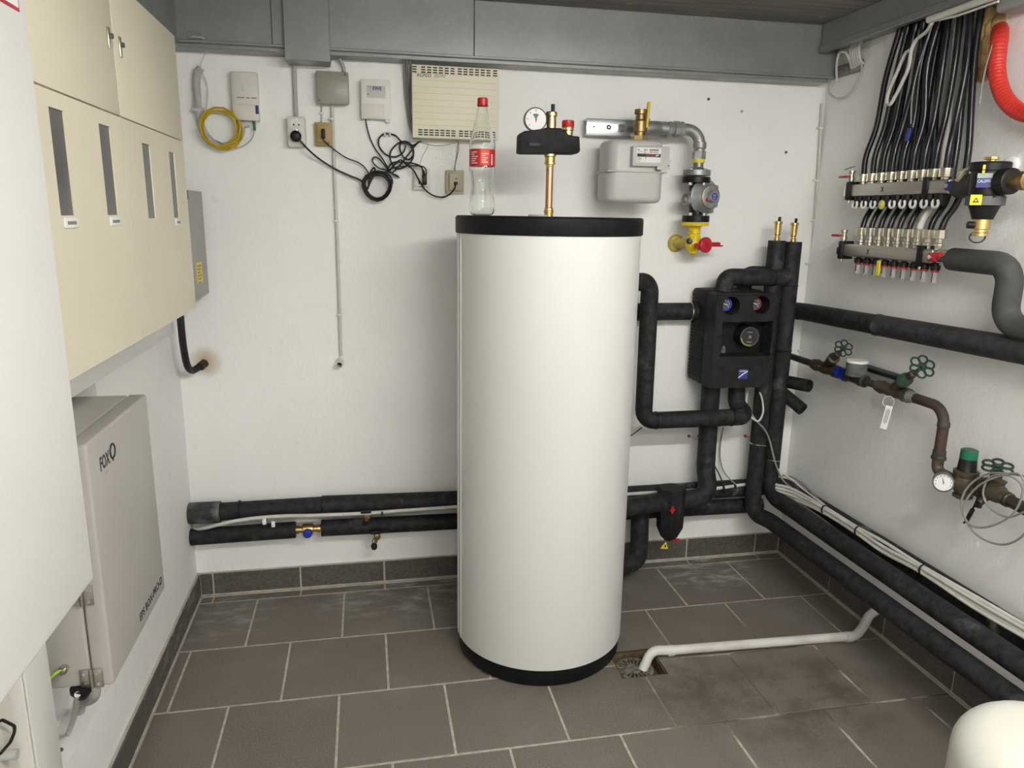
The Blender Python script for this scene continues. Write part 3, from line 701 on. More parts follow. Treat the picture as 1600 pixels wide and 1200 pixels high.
# white upright trunking and panel under the white cabinet
ut = thing('wall_trunking', 'white upright trunking between ledge and large white cabinet', 'trunking')
ua, ub = L(70, 1016, 0.05).y, L(33, 1065, 0.05).y
MB().rbox((NX, ub, NZ0), (0.05, ua, zw), 0.003).build('channel', M_WHITEP, ut)
MB().rbox((0.0505, ub + 0.004, NZ0 + 0.002), (0.056, ua - 0.004, zw - 0.002), 0.002).build('lid', M_WHITEP, ut)
lp = thing('service_box', 'white box under the large cabinet with a black wire handle', 'electrical box')
MB().rbox((NX, ub - 0.42, NZ0 + 0.002), (0.03, ub - 0.006, zw - 0.04), 0.004).build('body', M_OFFW, lp)
q = [L(x_, y_, 0.045) for x_, y_ in ((-14, 1135), (4, 1125), (26, 1136), (16, 1160), (0, 1178), (-20, 1190))]
MB().tube([V((0.03, q[0].y, q[0].z))] + q[1:5] + [V((0.03, q[5].y, q[5].z))], 0.0028, 8, fil=0.012).build('handle', M_BLACKC, lp)
q = L(13, 1180, 0.04); MB().cyl((0.03, q.y, q.z), (0.055, q.y, q.z), 0.009).build('knob', M_LGREY, lp)
# ledge holes
for (x_, y_) in ((93, 1173),):
    q = F(x_, y_, NZ0); MB().lathe((q.x, q.y, NZ0), (0, 0, 1), [(0, 0.008), (0.002, 0.008)], 14).build('cable_grommet', M_DARKGREY, label='small dark cable grommet in the white ledge', cat='grommet')

# grey box behind the cream cabinet
GXX = 0.128
gb = thing('flat_grey_box', 'flat grey wall box with yellow sticker behind the cream cabinet', 'electrical box')
gz0, gz1 = L(312, 466, GXX).z, L(310, 299, GXX).z
MB().rbox((0.002, -0.30, gz0), (GXX, -0.022, gz1), 0.003).build('cover', M_GREY, gb)
MB().rbox((0.0, -0.29, gz0 - 0.022), (GXX - 0.03, -0.03, gz0), 0.003).build('base', M_LGREY, gb)
a, c = L(306, 411, GXX), L(317, 440, GXX)
st = MB().box((GXX, a.y, c.z), (GXX + 0.0008, c.y, a.z)).build('warning_sticker', M_YELL, gb, smooth=False, label='yellow sticker')
pr = MB(); 
for k in range(6): pr.box((GXX + 0.0008, a.y + 0.012, a.z - 0.010 - k * 0.011), (GXX + 0.0012, c.y - 0.012 - (k % 3) * 0.012, a.z - 0.014 - k * 0.011))
pr.build('sticker_print', M_PGREY, st, smooth=False, kind='stuff')
MB().rbox((GXX, -0.255, gz1 - 0.030), (GXX + 0.002, -0.245, gz1 - 0.002), 0.001).build('keyhole', M_DARKGREY, gb)
# black cable out of the rust-stained hole
q = [L(283, 492, 0.13), B(284, 520, 0.16), B(288, 550, 0.13), B(293, 572, 0.10), B(300, 579, 0.06), B(310, 574, 0.03), B(319, 568, 0.0)]
ct = thing('black_cable_conduit', 'black cable bending from the meter cabinet into a rust-stained hole', 'cable')
q[0] = V((q[1].x, q[1].y, zb + 0.012)); 
MB().tube(q, 0.0125, 12, spl=6).build('sheath', M_BLACKC, ct)
MB().cyl(B(313, 573, 0.028), B(320, 567, 0.002), 0.0155, n=18).build('rusty_sleeve', M_RUST, ct)

# =====================================================================================================
#                                        BACK WALL, LEFT HALF
# =====================================================================================================
def wbox(px, d0, d1, name, m, parent, bev=0.003, **k):
    x0, x1, z0, z1 = bface(*px, d1); return MB().rbox((x0, -d1, z0), (x1, -d0, z1), bev).build(name, m, parent, **k)
nt = thing('fibre_socket_box', 'white fibre termination box with a blue sticker on its edge', 'junction box')
wbox((362, 112, 403, 188), 0.0, 0.034, 'body', M_OFFW, nt, 0.003)
cv = wbox((364, 113, 403, 164), 0.034, 0.038, 'cover', M_OFFW, nt, 0.002)
wbox((377, 131, 388, 142), 0.038, 0.0395, 'embossed_square', M_OFFW, cv, 0.001)
x0, x1, z0, z1 = bface(370, 150, 396, 155, 0.038); prn = MB()
for u0, u1 in ((0.0, 0.028), (0.034, 0.046), (0.052, 0.072)): prn.box((x0 + u0 * 0.9, -0.0386, z0 + 0.003), (x0 + u1 * 0.9, -0.038, z0 + 0.0068))
prn.build('print', M_PGREY, cv, smooth=False, kind='stuff')
st = wbox((399, 161, 404, 178), 0.030, 0.0346, 'blue_sticker', M_BLUED, nt, 0.0004)
p = B(397, 190, 0.02); MB().cyl((p.x, -0.02, p.z + 0.01), (p.x, -0.02, p.z - 0.03), 0.0045, n=12).build('green_connector', M_GREENC, nt)
cd = thing('flexible_conduit', 'grey flexible conduit looping under the fibre box', 'conduit')
cpth = [B(*q, 0.018) for q in ((314, 106), (309, 113), (307, 130), (309, 155), (311, 180), (317, 203), (329, 220), (344, 228), (359, 226), (371, 217), (377, 205), (378, 191))]
MB().tube(cpth, lambda f: 0.0125 + 0.0007 * math.sin(f * 260), 12, spl=14).build('tube', M_PIPEGREY, cd)
for q in ((310, 172), (343, 228), (381, 196)): c = B(*q, 0.012); MB().rbox((c.x - 0.020, -0.03, c.z - 0.006), (c.x + 0.018, -0.0, c.z + 0.006), 0.003).build('pipe_clip', M_LGREY, cd)
# yellow coil
c = B(345, 201, 0.036); pts = []
rr = random.Random(3)
for k in range(8 * 14 + 1):
    a = 2 * PI * k / 14; w_ = 0.064 + 0.005 * math.sin(a * 0.37) + 0.003 * math.sin(a * 1.31); f_ = max(0, math.cos(a + 0.7)) * 0.010 * math.sin(a * 0.29 + 1)
    pts.append(c + V((math.cos(a) * (w_ + f_), -0.004 + 0.006 * math.sin(a * 0.21), math.sin(a) * (w_ + f_) * 0.98)))
pts += [B(370, 192, 0.03), B(368, 186, 0.02)]
MB().tube(pts, 0.0022, 6).build('fibre_cable', M_YFIB, label='yellow fibre cable wound in a coil beside the fibre box', cat='cable')
MB().tube([B(300, 57, DD + 0.006), B(308, 58, DD + 0.005), B(318, 60, 0.09), B(324, 70, 0.07), B(321, 82, 0.035), B(314, 100, 0.02), B(315, 110, 0.018), B(323, 130, 0.01), B(325, 150, 0.01), B(321, 180, 0.01)], 0.0018, 6, spl=6).build('fibre_cable', M_CABW, label='thin white fibre hanging from the duct into the grey conduit', cat='cable')
MB().tube([B(397, 196, 0.02), B(397, 208, 0.02), B(391, 220, 0.02), B(376, 230, 0.02), B(360, 231, 0.036), B(345, 223, 0.036), B(338, 220, 0.034)], 0.0014, 6, spl=6).build('fibre_cable', M_CABG, label='thin grey fibre from the green connector to the conduit', cat='cable')

# double socket
ds = thing('double_socket', 'cream double wall socket with a black plug in its lower outlet', 'socket')
wbox((449, 182, 477, 229), 0.0, 0.042, 'body', M_OFFW, ds, 0.004)
for (x_, y_) in ((463, 195), (462.5, 213)):
    c = B(x_, y_, 0.042)
    sk = MB().lathe((c.x, -0.042, c.z), (0, -1, 0), [(0, 0.0225), (0.0025, 0.0225), (0.0025, 0.0195), (0.0005, 0.019)], 28, True, True).build('outlet', M_WHITEP, ds)
    if y_ < 200:
        for dx in (-0.0085, 0.0085): MB().lathe((c.x + dx, -0.0428, c.z), (0, -1, 0), [(0, 0.0032), (0.0006, 0.0032)], 12).build('pin_hole', M_PRINT, sk)
        for dz in (-0.0175, 0.0175): MB().box((c.x - 0.003, -0.0450, c.z + dz - 0.002), (c.x + 0.003, -0.042, c.z + dz + 0.002)).build('earth_clip', M_NICKEL, sk, smooth=False)
pc = B(462.5, 213, 0.05); pl = thing('power_cord', 'black power cord running from the cream double socket to the cable coil', 'cable')
MB().lathe((pc.x, -0.043, pc.z), (0, -1, 0), [(0, 0.0185), (0.018, 0.0185), (0.022, 0.015), (0.024, 0.010)], 28).build('plug', M_BLACKP, pl)
MB().tube([(pc.x, -0.056, pc.z), B(470, 221, 0.062), B(480, 232, 0.05), B(497, 247, 0.03), B(520, 262, 0.02), B(545, 274, 0.02), B(562, 281, 0.022), B(570, 289, 0.02), B(574, 300, 0.022)], 0.0036, 8, spl=6).build('cord', M_BLACKC, pl)
MB().tube([B(459, 94, 0.012), B(460, 105, 0.012), B(461, 140, 0.012), B(463, 183, 0.012)], 0.0075, 10, spl=4).build('conduit', M_PIPEGREY, label='grey cable running from the duct cover down to the double socket', cat='cable')

# junction box
jb = thing('junction_box', 'square green-grey junction box under the duct', 'junction box')
wbox((495, 112, 545, 162), 0.0, 0.030, 'base', M_GREENGREY, jb, 0.006)
wbox((494, 111, 545, 163), 0.030, 0.042, 'lid', M_GREENGREY, jb, 0.006)
for q in ((499, 157), (539, 117)): c = B(*q, 0.042); MB().lathe((c.x, -0.041, c.z), (0, -1, 0), [(0, 0.004), (0.002, 0.004)], 10).build('screw', M_DARKGREY, jb)
MB().tube([B(530, 90, 0.03), B(533, 97, 0.022), B(537, 105, 0.016), B(538, 113, 0.014)], 0.006, 8, spl=4).build('cable', M_PIPEGREY, label='short grey cable from the duct into the green-grey junction box', cat='cable')
MB().tube([B(503, 162, 0.008), B(503, 192, 0.008)], 0.0028, 8).build('cable', M_CABW, label='thin white cable between junction box and yellowed phone socket', cat='cable')
c = B(502, 177, 0.006); MB().rbox((c.x - 0.009, -0.012, c.z - 0.004), (c.x + 0.008, -0.0, c.z + 0.004), 0.002).build('cable_clip', M_WHITEP, label='small white cable clip above the yellowed phone socket', cat='clip')
ps = thing('phone_socket', 'yellowed ochre phone socket under the junction box', 'socket')
wbox((492, 191, 519, 228), 0.0, 0.022, 'base', M_OCHRE, ps, 0.003)
wbox((495, 194, 518, 223), 0.022, 0.034, 'cover', M_OCHRE, ps, 0.004)
wbox((497, 199, 514, 218), 0.034, 0.036, 'face', M_OCHRE, ps, 0.001)
pl = thing('telephone_cable', 'thin black phone cable from the yellowed socket to the cable coil', 'cable')
wbox((502, 201, 508, 216), 0.036, 0.056, 'plug', M_BLACKP, pl, 0.003)
a_ = B(505, 216, 0.045)
MB().tube([B(505, 214, 0.046), B(507, 221, 0.044), B(520, 232, 0.03), B(540, 246, 0.022), B(560, 254, 0.02), B(571, 263, 0.02), B(577, 274, 0.024), B(580, 282, 0.022)], 0.0024, 8, spl=6).build('cord', M_BLACKC, pl)
cw = thing('surface_cable', 'white surface cable running down from the junction box to a loose wall tube', 'cable')
tp = B(519, 163, 0.010); en = B(533, 556, 0.010)
MB().tube([tp, B(522, 250, 0.010), B(528, 400, 0.010), en], 0.0058, 10, spl=4).build('cable_sheath', M_CABW, cw)
for q in ((519, 186), (526, 345), (532, 492)): c = B(*q, 0.010); MB().rbox((c.x - 0.013, -0.019, c.z - 0.004), (c.x + 0.008, -0.0, c.z + 0.004), 0.003).build('cable_clip', M_WHITEP, cw)
c = B(531, 566, 0.0); ax_ = V((-0.05, -1, -0.15)).normalized()
MB().lathe(c + ax_ * -0.002, ax_, [(0, 0.017), (0.012, 0.017), (0.034, 0.0135), (0.034, 0.0105), (0.006, 0.0105)], 24, True, False).build('end_sleeve', M_WHITEP, cw)
MB().lathe(c + ax_ * 0.006, ax_, [(0, 0.0105), (0.001, 0.0105)], 20).build('sleeve_core', M_PRINT, cw)

# network box (lettered)
eb = thing('network_terminal', 'small white network terminal box lettered in blue left of the cream phone exchange', 'junction box')
wbox((564, 124, 610, 186), 0.0, 0.034, 'body', M_WHITEP, eb, 0.003)
pn = wbox((573, 134, 602, 153), 0.034, 0.0348, 'print_field', M_LGREY, eb, 0.0003)
o = B(583, 140, 0.035); text('EWE', 0.0165, (o.x - 0.002, -0.0348, o.z - 0.001), BX, BZ, M_BLUEP, pn, width=0.031, bold=0.03)
o = B(578, 141, 0.035); text('T', 0.020, (o.x - 0.002, -0.0348, o.z), BX, BZ, M_PGREY, pn, sx=0.6)
o = B(575, 147, 0.035); MB().lathe((o.x, -0.0346, o.z), (0, -1, 0), [(0, 0.002), (0.0008, 0.002)], 10).build('led', M_PRINT, pn)
wbox((568, 163, 600, 184), 0.034, 0.0365, 'flap', M_OFFW, eb, 0.001)
wbox((602, 186, 609, 191), 0.006, 0.028, 'latch_tab', M_WHITEP, eb, 0.002)

# phone exchange
ax0, ax1, az0, az1 = bface(644, 101, 779, 221, 0.072)
az0 += 0.008; az1 = B(643, 100, 0.072).z
ag = thing('phone_exchange', 'large cream phone exchange box lettered AGFEO with rows of vent slots', 'phone exchange')
MB().rbox((ax0 + 0.004, -0.05, az0 + 0.003), (ax1 - 0.002, 0.0, az1 - 0.003), 0.002).build('base', M_BEIGE, ag)
cvr = MB().rbox((ax0, -0.072, az0), (ax1, -0.042, az1), 0.004).build('cover', M_AGF, ag)
sl = MB(); w_ = ax1 - ax0
cols_t = [0.03] + [0.13 + 0.0665 * k for k in range(6)] + [0.545 + 0.0665 * k for k in range(6)] + [0.955]
for u in cols_t:
    for r_ in range(3): z = az1 - 0.006 - r_ * 0.0082; sl.box((ax0 + w_ * u - 0.0075, -0.0726, z - 0.0044), (ax0 + w_ * u + 0.0075, -0.068, z))
cols_b = [0.09 + 0.0635 * k for k in range(7)] + [0.56 + 0.0635 * k for k in range(7)]
for u in cols_b:
    for r_ in range(3): z = az0 + 0.030 - r_ * 0.0082; sl.box((ax0 + w_ * u - 0.0075, -0.0726, z - 0.0044), (ax0 + w_ * u + 0.0075, -0.068, z))
sl.build('vent_slots', M_PRINT, cvr, smooth=False, kind='stuff')
M_AGL = mat('cream_groove_line', (0.60, 0.55, 0.40), 0.6)
for k in range(9):
    z = az0 + 0.044 + k * 0.0215; MB().box((ax0 + 0.006, -0.0724, z), (ax1 - 0.006, -0.070, z + 0.0014)).build('groove', M_AGL, cvr, smooth=False)
o = B(651, 119.5, 0.073); text('AGFEO', 0.0165, (o.x, -0.0725, o.z), BX, BZ, M_PRINT, cvr, width=0.051)
o = B(678, 120.5, 0.073); text('ISDN', 0.0145, (o.x, -0.0725, o.z), BX, BZ, M_PGREY, cvr, shear=0.35, width=0.040)
for i, (pp) in enumerate((((637, 93, 0.05), (636, 110, 0.02), (637, 140, 0.014), (641, 180, 0.014), (647, 205, 0.014)), ((641, 95, 0.05), (642, 112, 0.02), (641, 135, 0.014), (643, 160, 0.014), (648, 185, 0.014)), ((633, 93, 0.05), (632, 112, 0.016), (634, 150, 0.012), (640, 195, 0.012), (648, 214, 0.012)))):
    MB().tube([B(*q) for q in pp], 0.0045, 8, spl=4).build('cable', M_CABG, label='grey cable from the duct passing behind the cream phone exchange', cat='cable', group='grey cables behind the phone exchange')

# sockets under it
ws = thing('phone_socket', 'white phone socket with a black plug under the cream phone exchange', 'socket')
wbox((646, 264, 672, 297), 0.0, 0.022, 'base', M_WHITEP, ws, 0.003); f_ = wbox((648, 266, 671, 292), 0.022, 0.030, 'face', M_WHITEP, ws, 0.003)
wbox((654, 280, 656, 288), 0.030, 0.0305, 'slot', M_PRINT, f_, 0.0001); wbox((654, 291, 663, 292.5), 0.0295, 0.0304, 'print', M_PGREY, f_, 0.0001)
bs = thing('phone_socket', 'beige phone socket with stepped frame beside the glass bottle', 'socket')
wbox((697, 266, 725, 303), 0.0, 0.018, 'base', M_BEIGE, bs, 0.003); f_ = wbox((702, 270, 723, 298), 0.018, 0.032, 'face', M_BEIGE, bs, 0.004)
wbox((709, 284, 715, 289), 0.032, 0.0326, 'jack', M_PRINT, f_, 0.0001); wbox((712, 278, 714, 280), 0.032, 0.0325, 'screw', M_PRINT, f_, 0.0001)
for i, q in enumerate((((716, 220, 0.02), (717, 232, 0.01), (713, 250, 0.008), (710, 266, 0.01)), ((716, 220, 0.02), (714, 240, 0.008), (712, 252, 0.008), (711, 266, 0.01)))):
    MB().tube([B(*p) for p in q], 0.0013, 6, spl=4).build('wire', M_CABG, label='thin grey wire from the phone exchange down to the beige socket', cat='wire', group='thin wires above the beige socket')
MB().tube([B(667, 222, 0.02), B(668, 230, 0.008), B(660, 245, 0.006), B(655, 264, 0.008)], 0.0013, 6, spl=4).build('wire', M_CABW, label='thin pale wire from the phone exchange down to the white socket', cat='wire')
MB().tube([B(655, 222, 0.06), B(675, 227, 0.05), B(695, 227, 0.05), B(716, 221, 0.05)], 0.0014, 6, spl=5).build('wire', M_CABG, label='thin wire sagging along the underside of the phone exchange', cat='wire')
# black cable tangle
def cable(pts, r, label, extra=None, spl=6):
    return MB().tube([B(*p) for p in pts], r, 8, spl=spl).build('black_cable', M_BLACKC, label=label, cat='cable')
cable([(571, 185, 0.02), (573, 197, 0.016), (578, 215, 0.01), (586, 232, 0.01), (597, 247, 0.014), (606, 262, 0.02), (612, 270, 0.022), (620, 274, 0.016), (624, 278, 0.012)], 0.0024, 'thin black cable from the lettered network box into the tangle')
cable([(658, 221, 0.045), (651, 225, 0.03), (640, 239, 0.016), (626, 257, 0.014), (612, 270, 0.018), (606, 264, 0.028), (592, 248, 0.02), (584, 246, 0.02), (583, 254, 0.02), (593, 263, 0.022), (606, 266, 0.03), (614, 272, 0.028), (623, 277, 0.02)], 0.0026, 'black cable from the phone exchange ending in a narrow hanging loop')
cable([(656, 221, 0.05), (645, 227, 0.028), (634, 224, 0.02), (626, 224, 0.02), (625, 234, 0.018), (631, 246, 0.018), (640, 249, 0.02), (646, 240, 0.022), (644, 228, 0.024), (634, 221, 0.024), (622, 224, 0.024), (611, 236, 0.022), (610, 250, 0.02), (618, 263, 0.02), (630, 262, 0.024), (641, 254, 0.026), (646, 242, 0.026), (640, 226, 0.028), (628, 222, 0.03), (618, 212, 0.012), (607, 209, 0.010), (600, 209, 0.010), (592, 217, 0.012), (593, 230, 0.012), (604, 242, 0.012), (618, 245, 0.014), (630, 238, 0.016), (634, 227, 0.018)], 0.0030, 'black cable looped in wide rings and clipped to the wall')
for q in ((601, 210), (609, 210)): c = B(*q, 0.010); MB().rbox((c.x - 0.004, -0.016, c.z - 0.008), (c.x + 0.004, -0.0, c.z + 0.008), 0.002).build('cable_clip', M_LGREY, label='small pale clip holding the looped black cable', cat='clip', group='clips on the looped black cable')
cable([(605, 268, 0.032), (610, 257, 0.03), (620, 253, 0.028), (634, 254, 0.026), (648, 256, 0.026), (657, 260, 0.03), (661, 266, 0.038), (662, 272, 0.045)], 0.0028, 'black cable arching from the tangle to the plug in the white socket')
pk = thing('cable_plug', 'black angular plug in the white phone socket', 'plug'); x0, x1, z0, z1 = bface(660, 272, 667, 289, 0.05)
MB().rbox((x0, -0.052, z0), (x1, -0.0305, z1), 0.003).build('plug_body', M_BLACKP, pk); MB().cyl(((x0 + x1) / 2, -0.045, z1 - 0.004), ((x0 + x1) / 2 - 0.006, -0.045, z1 + 0.014), 0.0055, 0.004, n=12).build('strain_relief', M_BLACKP, pk)
cable([(600, 270, 0.036), (615, 262, 0.032), (632, 260, 0.03), (650, 259, 0.03), (662, 261, 0.04), (666, 267, 0.046), (666, 274, 0.046)], 0.0024, 'thin black cable running across the tangle to the white socket')
cable([(606, 270, 0.036), (617, 257, 0.036), (626, 250, 0.034), (636, 258, 0.034), (646, 266, 0.036), (654, 280, 0.04), (664, 296, 0.034), (676, 305, 0.024), (690, 308, 0.022), (702, 304, 0.028), (710, 295, 0.04), (712, 287, 0.036)], 0.0028, 'black cable sagging from the tangle into the beige socket')
c = B(589, 291, 0.03); pts = []
for k in range(7 * 16 + 1):
    a = 2 * PI * k / 16; w_ = 0.046 + 0.0045 * math.sin(a * 0.41) + 0.002 * math.sin(3 * a)
    pts.append(c + V((math.cos(a) * w_ * 1.03, -0.010 + 0.012 * math.sin(a * 0.23 + 1), math.sin(a) * w_)))
MB().tube(pts, 0.0034, 8).build('black_cable_coil', M_BLACKC, label='thick ring of black cable wound up below the tangle', cat='cable')
cable([(576, 290, 0.045), (578, 272, 0.042), (584, 262, 0.034), (586, 270, 0.04), (581, 280, 0.046), (577, 288, 0.048), (574, 296, 0.045)], 0.0032, 'short black cable loop wrapped round the coil')
cable([(582, 268, 0.04), (594, 268, 0.04), (606, 272, 0.042), (613, 282, 0.04), (610, 294, 0.036), (603, 302, 0.034)], 0.0030, 'black cable arching over the coil ring')

# =====================================================================================================
#                                        GAS METER
# =====================================================================================================
GD = 0.115     # pipe axis in front of the wall
br = thing('meter_bracket', 'zinc-plated steel bracket holding the gas meter', 'bracket')
x0, x1, z0, z1 = bface(916, 187, 1043, 214, 0.05)
poly = []
mb = MB().rbox((x0, -0.05, z0), (x1, -0.042, z1), 0.006).rbox((x0 + 0.001, -0.046, z1 - 0.010), (x1 - 0.001, -0.0, z1 - 0.001), 0.004).rbox((x0 + 0.001, -0.046, z0 + 0.001), (x1 - 0.001, -0.0, z0 + 0.010), 0.004)
plate = mb.build('plate', M_ZINC, br)
c = B(951, 199, 0.05)
MB().lathe((c.x, -0.049, c.z), (0, -1, 0), [(0, 0.014), (0.002, 0.014), (0.002, 0.009), (0.007, 0.008), (0.010, 0.004)], 20).build('bolt', M_ZINC, br)
c = B(928, 198, 0.05); MB().lathe((c.x, -0.0495, c.z), (0, -1, 0), [(0, 0.004), (0.001, 0.004)], 12).build('hole', M_PRINT, br)
c = B(971, 200, 0.06); MB().hexn((c.x - 0.008, -0.062, c.z), (c.x + 0.008, -0.062, c.z), 0.015).cyl((c.x, -0.042, c.z), (c.x, -0.07, c.z), 0.008, n=12).build('clamp_nut', M_GALV, br)

gm = thing('gas_meter', 'rounded light grey gas meter with dial window hung below the bracket', 'gas meter')
gx0, gx1, gz0, gz1 = bface(951, 217, 1040, 317, 0.22)
zm = B(995, 268, 0.22).z
def meter_half(zlo, zhi, rtop, inset):
    bm = bmesh.new(); bmesh.ops.create_cube(bm, size=1)
    lo, hi = V((gx0 + inset, -0.22 + inset, zlo)), V((gx1 - inset, -0.06 - inset * 0, zhi))
    for v in bm.verts: v.co = V([(lo[i] + hi[i]) / 2 + v.co[i] * (hi[i] - lo[i]) for i in range(3)])
    ev = [e for e in bm.edges if abs(e.verts[0].co.z - e.verts[1].co.z) > 0.01]
    bmesh.ops.bevel(bm, geom=ev, offset=0.042, segments=6, profile=0.5, affect='EDGES')
    zz = zhi if rtop else zlo
    eh = [e for e in bm.edges if all(abs(v.co.z - zz) < 1e-5 for v in e.verts)]
    bmesh.ops.bevel(bm, geom=eh, offset=0.022, segments=5, profile=0.5, affect='EDGES')
    m_ = MB(); m_._bm(bm); return m_
meter_half(zm + 0.001, gz1, True, 0.003).build('upper_shell', M_GAS, gm)
meter_half(gz0, zm - 0.001, False, 0.0).build('lower_shell', M_GAS, gm)
MB().rbox((gx0 - 0.006, -0.226, zm - 0.003), (gx1 + 0.006, -0.055, zm + 0.002), 0.0018).build('seam_flange', M_GAS, gm)
x0, x1, z0, z1 = bface(989, 228, 1039, 260, 0.245)
x1 = gx1 + 0.004
ix0, ix1, iz0, iz1 = bface(995, 231, 1033, 254, 0.245)
ix1 = min(ix1, x1 - 0.007)
cn = MB().rbox((x0, -0.2425, z0), (x1, -0.205, z1), 0.005).build('counter_housing', M_GAS, gm)
fp = MB().rbox((ix0, -0.2434, iz0), (ix1, -0.242, iz1), 0.0004).build('dial_plate', M_PAPER, cn)
dz = iz1 - iz0; dw = ix1 - ix0
dg = MB().box((ix0 + 0.002, -0.2442, iz0 + dz * 0.38), (ix1 - 0.001, -0.243, iz0 + dz * 0.60)).build('digit_window', M_PRINT, fp, smooth=False)
MB().box((ix0 + dw * 0.38, -0.2446, iz0 + dz * 0.40), (ix0 + dw * 0.74, -0.244, iz0 + dz * 0.58)).build('red_digit_field', mat('dark_red', (0.16, 0.015, 0.015), 0.4), fp, smooth=False)
MB().prism([(0, 0), (0.012, 0.004), (0.012, 0.007), (0, 0.005)], (ix0 + dw * 0.78, -0.2446, iz0 + dz * 0.42), BX, BZ, 0.0005).build('pointer_mark', M_PAPER, fp)
pr = MB()
for u, v_, w_, h_ in ((0.04, 0.80, 0.07, 0.10), (0.13, 0.72, 0.08, 0.05), (0.02, 0.68, 0.10, 0.03), (0.28, 0.82, 0.16, 0.08), (0.28, 0.73, 0.10, 0.04), (0.28, 0.66, 0.12, 0.04), (0.52, 0.80, 0.38, 0.12), (0.52, 0.68, 0.13, 0.07), (0.68, 0.68, 0.20, 0.06), (0.03, 0.26, 0.18, 0.05), (0.03, 0.17, 0.16, 0.04), (0.36, 0.24, 0.04, 0.10), (0.03, 0.06, 0.12, 0.03)):
    pr.box((ix0 + dw * u, -0.2437, iz0 + dz * v_), (ix0 + dw * (u + w_), -0.2430, iz0 + dz * (v_ + h_)))
pr.build('dial_print', M_PGREY, fp, smooth=False, kind='stuff')
MB().prism([(0, 0), (0.05, 0), (0.05, 0.035), (0.03, 0.028), (0.018, 0.014), (0, 0.010)], (x1 - 0.046, -0.243, z0 - 0.010), BX, BZ, -0.006).build('cover_flap', M_GAS, cn)
c = V((x1 - 0.006, -0.249, z0 + 0.004)); MB().lathe(c, (0, -1, 0), [(0, 0.003), (0.001, 0.003)], 10).build('seal_screw', M_DARKGREY, cn)

gv = thing('gas_ball_valve', 'bronze gas ball valve with a yellow lever above the meter', 'valve')
vx = B(1000, 200, GD + 0.03).x; vt = B(1000, 171, GD + 0.03).z; vb = gz1 - 0.001
H = vt - vb; vy = -(GD + 0.03)
MB().lathe((vx, vy, vb), (0, 0, 1), [(0, 0.024), (H * 0.10, 0.024), (H * 0.12, 0.020), (H * 0.28, 0.020), (H * 0.30, 0.026), (H * 0.62, 0.026), (H * 0.68, 0.019), (H * 0.84, 0.018), (H * 0.86, 0.023), (H, 0.023)], 28).build('body', M_BRONZE, gv)
MB().hexn((vx, vy, vb + 0.002), (vx, vy, vb + H * 0.17), 0.030).build('union_nut', M_BRASS, gv)
c = V((vx, vy - 0.02, vb + H * 0.66)); MB().cyl((vx + 0.004, vy, vb + H * 0.66), (vx + 0.034, vy, vb + H * 0.66), 0.009).build('stem', M_BRONZE, gv)
a_, b2 = B(1008, 201, GD + 0.035), B(1012, 160, GD + 0.035)
MB().obox((a_ + b2) / 2 + V((0, -0.012, 0)), (b2 - a_), (0, 1, 0), (b2 - a_).length / 2, 0.009, 0.0045, 0.003).build('lever', M_YPAINT, gv, label='yellow lever')
gp = thing('gas_pipe', 'grey galvanised gas pipe bending down from bracket to regulator', 'pipe')
p0 = B(1014, 200, GD); p1 = B(1095, 201, GD); p2 = B(1098, 253, GD)
zp = p0.z; p1 = V((p1.x, -GD, zp)); p2 = V((p1.x, -GD, p2.z))
MB().tube([V((vx + 0.02, -GD, zp)), p1, p2], 0.0215, 18, fil=0.062).build('pipe', M_GALV, gp)
xx = lambda px: B(px, 200, GD).x
MB().lathe((vx + 0.01, -GD, zp), (1, 0, 0), [(0, 0.026), (xx(1029) - vx - 0.01, 0.026), (xx(1032) - vx - 0.01, 0.022)], 20).build('coupling', M_GALV, gp)
MB().lathe((xx(1043), -GD, zp), (1, 0, 0), [(0, 0.024), (0.012, 0.027), (0.022, 0.025), (0.024, 0.029), (0.046, 0.029), (0.048, 0.024), (0.054, 0.028), (0.062, 0.028), (0.064, 0.022)], 8).build('union', M_GALV, gp)
zz = lambda py: B(1097, py, GD).z
MB().lathe((p1.x, -GD, zz(222)), (0, 0, -1), [(0, 0.0215), (0.002, 0.0255), (0.022, 0.0255), (0.026, 0.022)], 20).build('lower_socket', M_GALV, gp)
MB().hexn((p1.x, -GD, zz(237)), (p1.x, -GD, zz(249)), 0.0255).build('hex_nipple', M_GALV, gp)
MB().lathe((p1.x, -GD, zz(249)), (0, 0, -1), [(0, 0.0225), (0.014, 0.0225)], 20).build('yellow_ring', M_YELL, gp, label='yellow ring')
MB().cyl((p1.x, -GD, zz(253)), (p1.x, -GD, zz(266)), 0.0195).build('threaded_end', M_GALV, gp)
# regulator
rg = thing('gas_regulator', 'cast aluminium gas pressure regulator between black flanges', 'gas regulator')
rx_ = p1.x - 0.004; lean = -0.012
def flange(z, h, r, m, name, parent, x, ears=4):
    f = MB().lathe((x, -GD, z), (0, 0, 1), [(0, r - 0.001), (0.001, r), (h - 0.001, r), (h, r - 0.001)], 32).build(name, m, parent); return f
fl1 = flange(zz(275), zz(266) - zz(275), 0.052, M_GALV, 'top_flange', rg, rx_)
fl2 = flange(zz(286), zz(277) - zz(286), 0.053, M_BLACKP, 'upper_black_flange', rg, rx_)
MB().lathe((rx_, -GD, zz(266)), (0, 0, 1), [(-0.002, 0.036), (0.006, 0.030), (0.010, 0.022)], 24).build('flange_neck', M_GALV, rg)
rx2 = B(1087, 342, GD).x
fl3 = flange(zz(347), zz(337) - zz(347), 0.052, M_BLACKP, 'lower_black_flange', rg, rx2)
